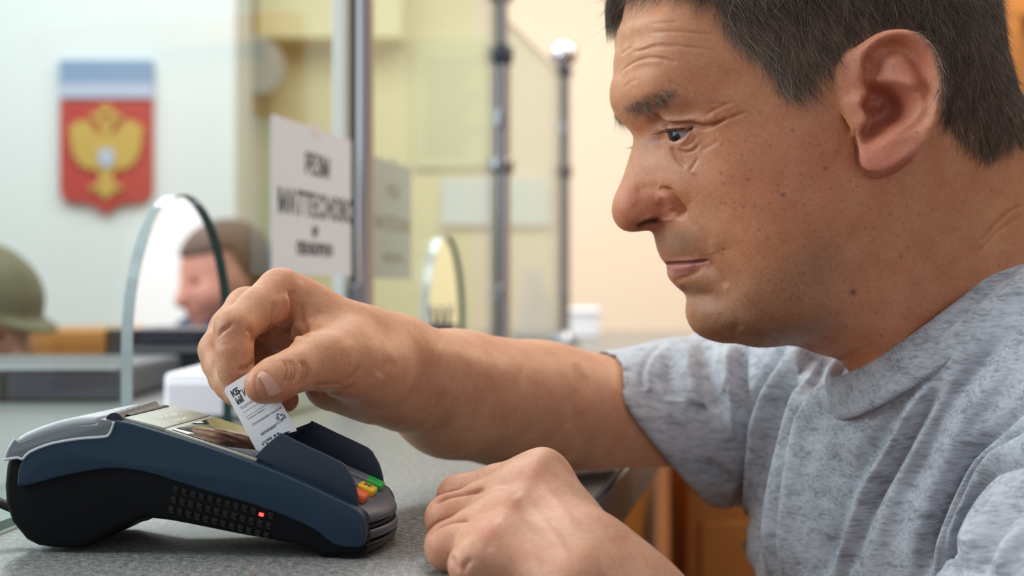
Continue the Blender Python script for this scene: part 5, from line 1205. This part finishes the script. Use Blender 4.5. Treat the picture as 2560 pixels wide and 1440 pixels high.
# far sleeve: stitched hem and soft folds
cs(K6([(480, 60), (400, 140), (350, 230), (345, 340), (380, 450), (470, 600), (600, 730), (720, 830), (830, 930)]), 4, -4.68, True)
cs(K6([(440, 110), (365, 230), (365, 340), (400, 450), (490, 590), (620, 720), (740, 810)]), 6, 2.88, True)
cs(K6([(700, 60), (690, 200), (740, 400), (820, 560), (900, 700)]), 13, -5.76, True); cs(K6([(620, 80), (600, 220), (650, 420), (760, 620)]), 14, 4.32, True)
cs(K6([(520, 120), (500, 240), (540, 400), (640, 580)]), 14, -4.32, True); cs(K6([(780, 80), (770, 240), (830, 430), (900, 600)]), 10, 4.68, True)
cs(K6([(540, 640), (680, 760), (800, 850), (880, 930)]), 9, -5.4, True)
V += N*(vnoise(V/.03, 31)*.0016+vnoise(V/.012, 32)*.0005)[:, None]
V = lapl(V, Q, .4)
N = normals(V, Q); d_ = np.einsum('ij,j->i', V-C0, cn)
keep = V[Q].mean(1)[:, 2] > .62
def shirt_mat(rib=False):
    m = bpy.data.materials.new('heather_rib' if rib else 'heather_jersey'); m.use_nodes = True; nt = m.node_tree; b = nt.nodes['Principled BSDF']; L = nt.links
    tc = nt.nodes.new('ShaderNodeTexCoord'); mp = nt.nodes.new('ShaderNodeMapping'); mp.inputs['Rotation'].default_value = (0, .45, .4); mp.inputs['Scale'].default_value = (.22, .6, 1.0); L.new(tc.outputs['Object'], mp.inputs['Vector'])
    n1 = nt.nodes.new('ShaderNodeTexNoise'); n1.inputs['Scale'].default_value = 620; n1.inputs['Detail'].default_value = 4; L.new(mp.outputs[0], n1.inputs['Vector'])
    n2 = nt.nodes.new('ShaderNodeTexNoise'); n2.inputs['Scale'].default_value = 150; n2.inputs['Detail'].default_value = 3; L.new(mp.outputs[0], n2.inputs['Vector'])
    ad = nt.nodes.new('ShaderNodeMix'); ad.inputs['Factor'].default_value = .45; L.new(n1.outputs['Fac'], ad.inputs['A']); L.new(n2.outputs['Fac'], ad.inputs['B'])
    cr = nt.nodes.new('ShaderNodeValToRGB'); e = cr.color_ramp.elements; e[0].position = .36; e[0].color = (.26, .28, .31, 1); e[1].position = .60; e[1].color = (.53, .56, .62, 1); x = e.new(.48); x.color = (.42, .44, .49, 1)
    L.new(ad.outputs['Result'], cr.inputs['Fac']); L.new(cr.outputs['Color'], b.inputs['Base Color']); b.inputs['Roughness'].default_value = .9; b.inputs['Specular IOR Level'].default_value = .15; b.inputs['Sheen Weight'].default_value = .25
    bp = nt.nodes.new('ShaderNodeBump'); bp.inputs['Strength'].default_value = .5; bp.inputs['Distance'].default_value = .0003
    if rib:
        at = nt.nodes.new('ShaderNodeAttribute'); at.attribute_name = 'around'; si = nt.nodes.new('ShaderNodeMath'); si.operation = 'SINE'; L.new(at.outputs['Fac'], si.inputs[0]); L.new(si.outputs[0], bp.inputs['Height']); bp.inputs['Strength'].default_value = .8
    else: L.new(n1.outputs['Fac'], bp.inputs['Height'])
    L.new(bp.outputs['Normal'], b.inputs['Normal']); MATS[m.name] = m; return m
shirt_mat(); shirt_mat(True)
shirt = quadmesh('t_shirt', V-mo, Q, MATS['heather_jersey'], man)
# ribbed collar band lofted around the neck opening
prof = [(-.0030, -.012), (-.0022, .0020), (.0004, .0040), (.0036, .0020), (.0080, -.0050), (.0128, -.0120), (.0146, -.0160), (.0135, -.0182), (.0100, -.0190)]
nA = 260; vv = []; ar = []
for k in range(nA):
    a_ = 2*math.pi*k/nA; c_ = C0+s1*math.cos(a_)+s2*math.sin(a_); o_ = nm3(s1*math.cos(a_)/np.linalg.norm(s1)+s2*math.sin(a_)/np.linalg.norm(s2))
    for (x_, z_) in prof: vv.append(c_+o_*x_+cn*z_-mo); ar.append(k/nA*2*math.pi*230)
vv = np.array(vv); np_ = len(prof); qq = np.array([[k*np_+j, ((k+1) % nA)*np_+j, ((k+1) % nA)*np_+j+1, k*np_+j+1] for k in range(nA) for j in range(np_-1)])
vS, qS = subdiv(vv, qq)
nq = len(vv); arr = np.array(ar); 
band = quadmesh('collar_band', vv, qq, MATS['heather_rib'], shirt, True, {'around': arr})
md = band.modifiers.new('sub', 'SUBSURF'); md.levels = 2; md.render_levels = 2
# ---------------------------------------------------------------- the printed slip between thumb and index finger
slip = empty('printed_slip', P(650, 1050, .716)); tag(slip, 'white printed paper slip held between thumb and index finger above the terminal', 'paper slip'); so = np.array(slip.location)
cA = P(558, 972, .7175); cB_ = P(700, 935, .7145); cC = P(641, 1126, .708); ex = cB_-cA; Lx = .0225; ex = nm3(ex); ey = cC-cA; Ly = np.linalg.norm(ey); ey = nm3(ey); ex = nm3(ex-ey*(ex@ey)); ez = np.cross(ex, ey)
ez = ez if ez[1] < 0 else -ez
def sf(u_, v_, w_): return Vector(cA+ex*u_+ey*v_+ez*w_-so)
R_ = .0015
def vat(u_, py_):
    a_, b_ = 0.0, .08
    for _ in range(30):
        m_ = (a_+b_)/2; q_ = np.array(sf(u_, m_, 0))+so
        if 720-(q_[2]-CZ)/q_[1]*F < py_: a_ = m_
        else: b_ = m_
    return a_
pts = [(R_, 0), (Lx-R_, 0), (Lx, R_), (Lx, vat(Lx, 1077)), (Lx*.55, vat(Lx*.55, 1092)), (Lx*.05, Ly+.0015), (0, Ly), (0, R_)]
extrude('sheet', pts, -.0002, .0002, lambda l, d, h: sf(l, h, d), MATS['paper'], slip, smooth=False)
def pbox(u0, v0, u1, v1): 
    return [(u0, v0), (u1, v0), (u1, v1), (u0, v1)]
def printing(rects, nm):
    bm = bmesh.new()
    for (u0, v0, u1, v1) in rects:
        bm.faces.new([bm.verts.new(sf(u, v, .00028)) for u, v in pbox(u0, v0, u1, v1)])
    bmesh.ops.recalc_face_normals(bm, faces=bm.faces); return finish(bm, nm, MATS['ink'], slip)
T = lambda s_, sz, u, v, nm='lettering', sx=1, al='LEFT', b_=0: text(nm, s_, sz*.86, MATS['ink'], slip, lambda x, y, z: sf(x*.78, -y, .00026+max(z, 0)*.1), u, -v, al, ext=.00002, bold=b_, sx=sx)
T('КБ', .0052, .0030, .0052, b_=.00025); T('МI', .0052, .0034, .0098, b_=.00025); T('ГИМЕНТИ', .0062, .0076, .0078, sx=.72, b_=.00012)
T('ТЕЦКККЕРДО', .0022, .0035, .0138, sx=1.1); T('Тынононон понинома', .0014, .0045, .0205); T('Оплачиваемыйностин новорнс', .0021, .0055, .0243, sx=.82)
T('МИНИМИИ', .0024, .0075, .0310, b_=.00006); T('/ ИОЗИ', .0022, .0180, .0305)
r_ = np.random.default_rng(2); rc = [(.0030, .0163, .0215, .01645), (.0030, .0190, .0190, .01915)]
for k in range(9):
    for j in range(4):
        if r_.random() < .62: u0 = .0050+k*.00100; v0 = .0345+j*.0013; rc.append((u0, v0, u0+r_.uniform(.0004, .0011), v0+.0010))
for k in range(6):
    for j in range(4):
        if r_.random() < .6: u0 = .0165+k*.0008; v0 = .0262+j*.0011; rc.append((u0, v0, u0+.0006, v0+.0008))
rc.append((.0040, .0350, .0047, .0362)); printing(rc, 'barcode_print')

# ---------------------------------------------------------------- trousers and shoes, below the counter line
mat('denim', (.03, .04, .07), .85, var=.3, vscale=60); mat('shoe_black', (.015, .014, .013), .45)
g = Grid((.10, .62, .045), (.66, 1.22, .80), .007); hp = np.array([.345, .925, .70])
g.ell(hp, (.125, .175, .13), .04, RM)
for s in (1, -1):
    hj = hp+nL*.085*s-nU*.04; kn = hj+nF*.06+nL*.02*s-nU*.30; an = kn-nF*.05-nU*.275; g.cone(hj, kn, .088, .066, .04); g.cone(kn, an, .064, .050, .02)
    b_ = [an-nU*.03-nF*.06, an-nU*.04+nF*.05, an-nU*.045+nF*.17]
    h_ = Grid(np.minimum.reduce(b_)-.07, np.maximum.reduce(b_)+.07, .006); h_.cone(b_[0], b_[1], .036, .040, .02); h_.cone(b_[1], b_[2], .040, .028, .02)
    zfl = lambda X, Y, Z: (Z-.002)+0*X+0*Y
    h_.op(zfl, np.minimum.reduce(b_)-.07, np.maximum.reduce(b_)+.07, .002, mode='sub', pad=0)
    v, q = h_.surf(1); quadmesh('shoe', v-mo, q, MATS['shoe_black'], man)
g.blur(1); v, q = g.surf(1); quadmesh('trousers', v-mo, q, MATS['denim'], man)
# ---------------------------------------------------------------- blurred people behind the glass
def figure(name, label, face, zneck, head_r, yaw, shirt_c, shirt_mn, cap=None, hairm='far_hair', lean=0):
    """seated clerk: head with features, neck, shoulders, arms; face = head centre"""
    o = empty(name, (face[0], face[1], 0)); tag(o, label, 'person'); o.rotation_euler = (0, 0, 0)
    c_, s_ = math.cos(yaw), math.sin(yaw); fw = np.array([c_, s_, 0]); lt = np.array([-s_, c_, 0]); up = nm3(np.array([fw[0]*lean, fw[1]*lean, 1.0]))
    fw = nm3(fw-up*(fw@up)); fc = np.array(face, float); R = np.array([fw, lt, up]); h = .0035; r = head_r
    g = Grid(fc-[.24, .24, .50], fc+[.24, .24, .16], h)
    p = lambda f, l, u: fc+fw*f*r+lt*l*r+up*u*r
    g.ell(p(-.12, 0, .22), (r*1.02, r*.80, r*.92), .02, R); g.ell(p(.22, 0, -.35), (r*.72, r*.62, r*.80), .03, R)
    g.cone(p(.86, 0, .02), p(1.08, 0, -.28), r*.10, r*.15, .02); g.ell(p(.55, 0, -.88), (r*.30, r*.30, r*.2), .03, R); g.ell(p(.84, 0, -.56), (r*.16, r*.30, r*.09), .012, R)
    for s in (1, -1):
        g.ell(p(.74, .33*s, .02), (r*.14, r*.16, r*.10), .01, R, mode='sub'); g.ell(p(-.02, .80*s, -.08), (r*.20, r*.08, r*.30), .012, R); g.ell(p(.55, .42*s, -.28), (r*.3, r*.25, r*.25), .03, R)
    nb_ = fc-np.array([0, 0, zneck])-(up-np.array([0, 0, 1]))*0-fw*.02; g.cone(p(-.15, 0, -.6), nb_, r*.52, r*.58, .03)
    g.blur(1); v, q = g.surf(1); vc = np.tile(np.array([.60, .34, .26]), (len(v), 1)); b = quadmesh('body', v-np.array(o.location), q, MATS['far_skin'], o)
    # uniform: shoulders and arms
    g = Grid(nb_-[.34, .34, .42], nb_+[.34, .34, .10], .007)
    g.cone(nb_-lt*.17+[0, 0, -.05], nb_+lt*.17+[0, 0, -.05], .055, .055, .05); g.ell(nb_-np.array([0, 0, .22])-fw*.03, (.12, .19, .24), .05, R)
    for s in (1, -1): g.cone(nb_+lt*.19*s-[0, 0, .06], nb_+lt*.23*s+fw*.06-[0, 0, .28], .052, .044, .03); g.cone(nb_+lt*.23*s+fw*.06-[0, 0, .28], nb_+lt*.14*s+fw*.24-[0, 0, .30], .042, .034, .03)
    g.blur(1); v, q = g.surf(1); sh = quadmesh('uniform', v-np.array(o.location), q, MATS[shirt_mn], o)
    for s in (1, -1): a_ = nb_+lt*.03*s+fw*.045-np.array([0, 0, .005])-np.array(o.location); tube('collar', [a_+up*.02-fw*.05, a_, a_-up*.03+lt*.02*s+fw*.01], .012, MATS[shirt_c], sh, seg=8, n=3)
    for s in (1, -1):
        e_ = bmesh.new(); bmesh.ops.create_uvsphere(e_, u_segments=12, v_segments=8, radius=r*.12); me = bpy.data.meshes.new('eye'); e_.to_mesh(me); e_.free(); me.shade_smooth(); eo = link('eye', me, MATS['far_eye'], o); eo.location = Vector(p(.66, .33*s, .02)-np.array(o.location))
    # hair or cap
    g = Grid(fc-[.17, .17, .14], fc+[.17, .17, .19], h)
    if cap:
        g.ell(p(-.12, 0, .50), (r*1.14, r*.98, r*.86), .01, R); g.op(lambda X, Y, Z: (X-p(0, 0, .34)[0])*up[0]+(Y-p(0, 0, .34)[1])*up[1]+(Z-p(0, 0, .34)[2])*up[2], fc-.2, fc+.2, .004, mode='sub')
        g.ell(p(.95, 0, .36), (r*.50, r*.62, r*.07), .01, R)
    else:
        g.ell(p(-.14, 0, .26), (r*1.10, r*.90, r*1.0), .01, R)
        def cut_(X, Y, Z):
            f_ = (X-fc[0])*fw[0]+(Y-fc[1])*fw[1]+(Z-fc[2])*fw[2]; u_ = (X-fc[0])*up[0]+(Y-fc[1])*up[1]+(Z-fc[2])*up[2]
            return -np.maximum(u_-r*(.55)+(-f_+r*.1)*0, (r*.12-f_))*1.0
        def cut2(X, Y, Z):
            f_ = (X-fc[0])*fw[0]+(Y-fc[1])*fw[1]+(Z-fc[2])*fw[2]; u_ = (X-fc[0])*up[0]+(Y-fc[1])*up[1]+(Z-fc[2])*up[2]
            return np.maximum(u_-np.where(f_ > 0, r*.62, r*(-.45)), -9.0)
        g.op(cut2, fc-.2, fc+.2, .01, mode='sub')
    g.blur(1); v, q = g.surf(1); quadmesh('cap' if cap else 'hair', v-np.array(o.location), q, MATS[cap or hairm], o)
    return o
mat('far_skin', (.66, .30, .22), .55); mat('far_hair', (.11, .065, .045), .7); mat('khaki', (.20, .18, .11), .9, var=.2, vscale=30); mat('far_eye', (.04, .03, .03), .2); mat('light_blue', (.30, .36, .60), .7); mat('uniform_navy', (.02, .028, .08), .8); mat('uniform_grey', (.30, .31, .33), .8)
figure('person', 'dark-haired clerk in a navy uniform seen through and beside the glass arch', P(558, 692, 2.95), .092, .094, math.radians(215), 'light_blue', 'uniform_navy', lean=.25)
figure('person', 'clerk in a khaki cap bent low at the left edge behind the glass', P(-62, 808, 2.35), .15, .100, math.radians(-20), 'khaki', 'uniform_grey', cap='khaki', lean=.35)
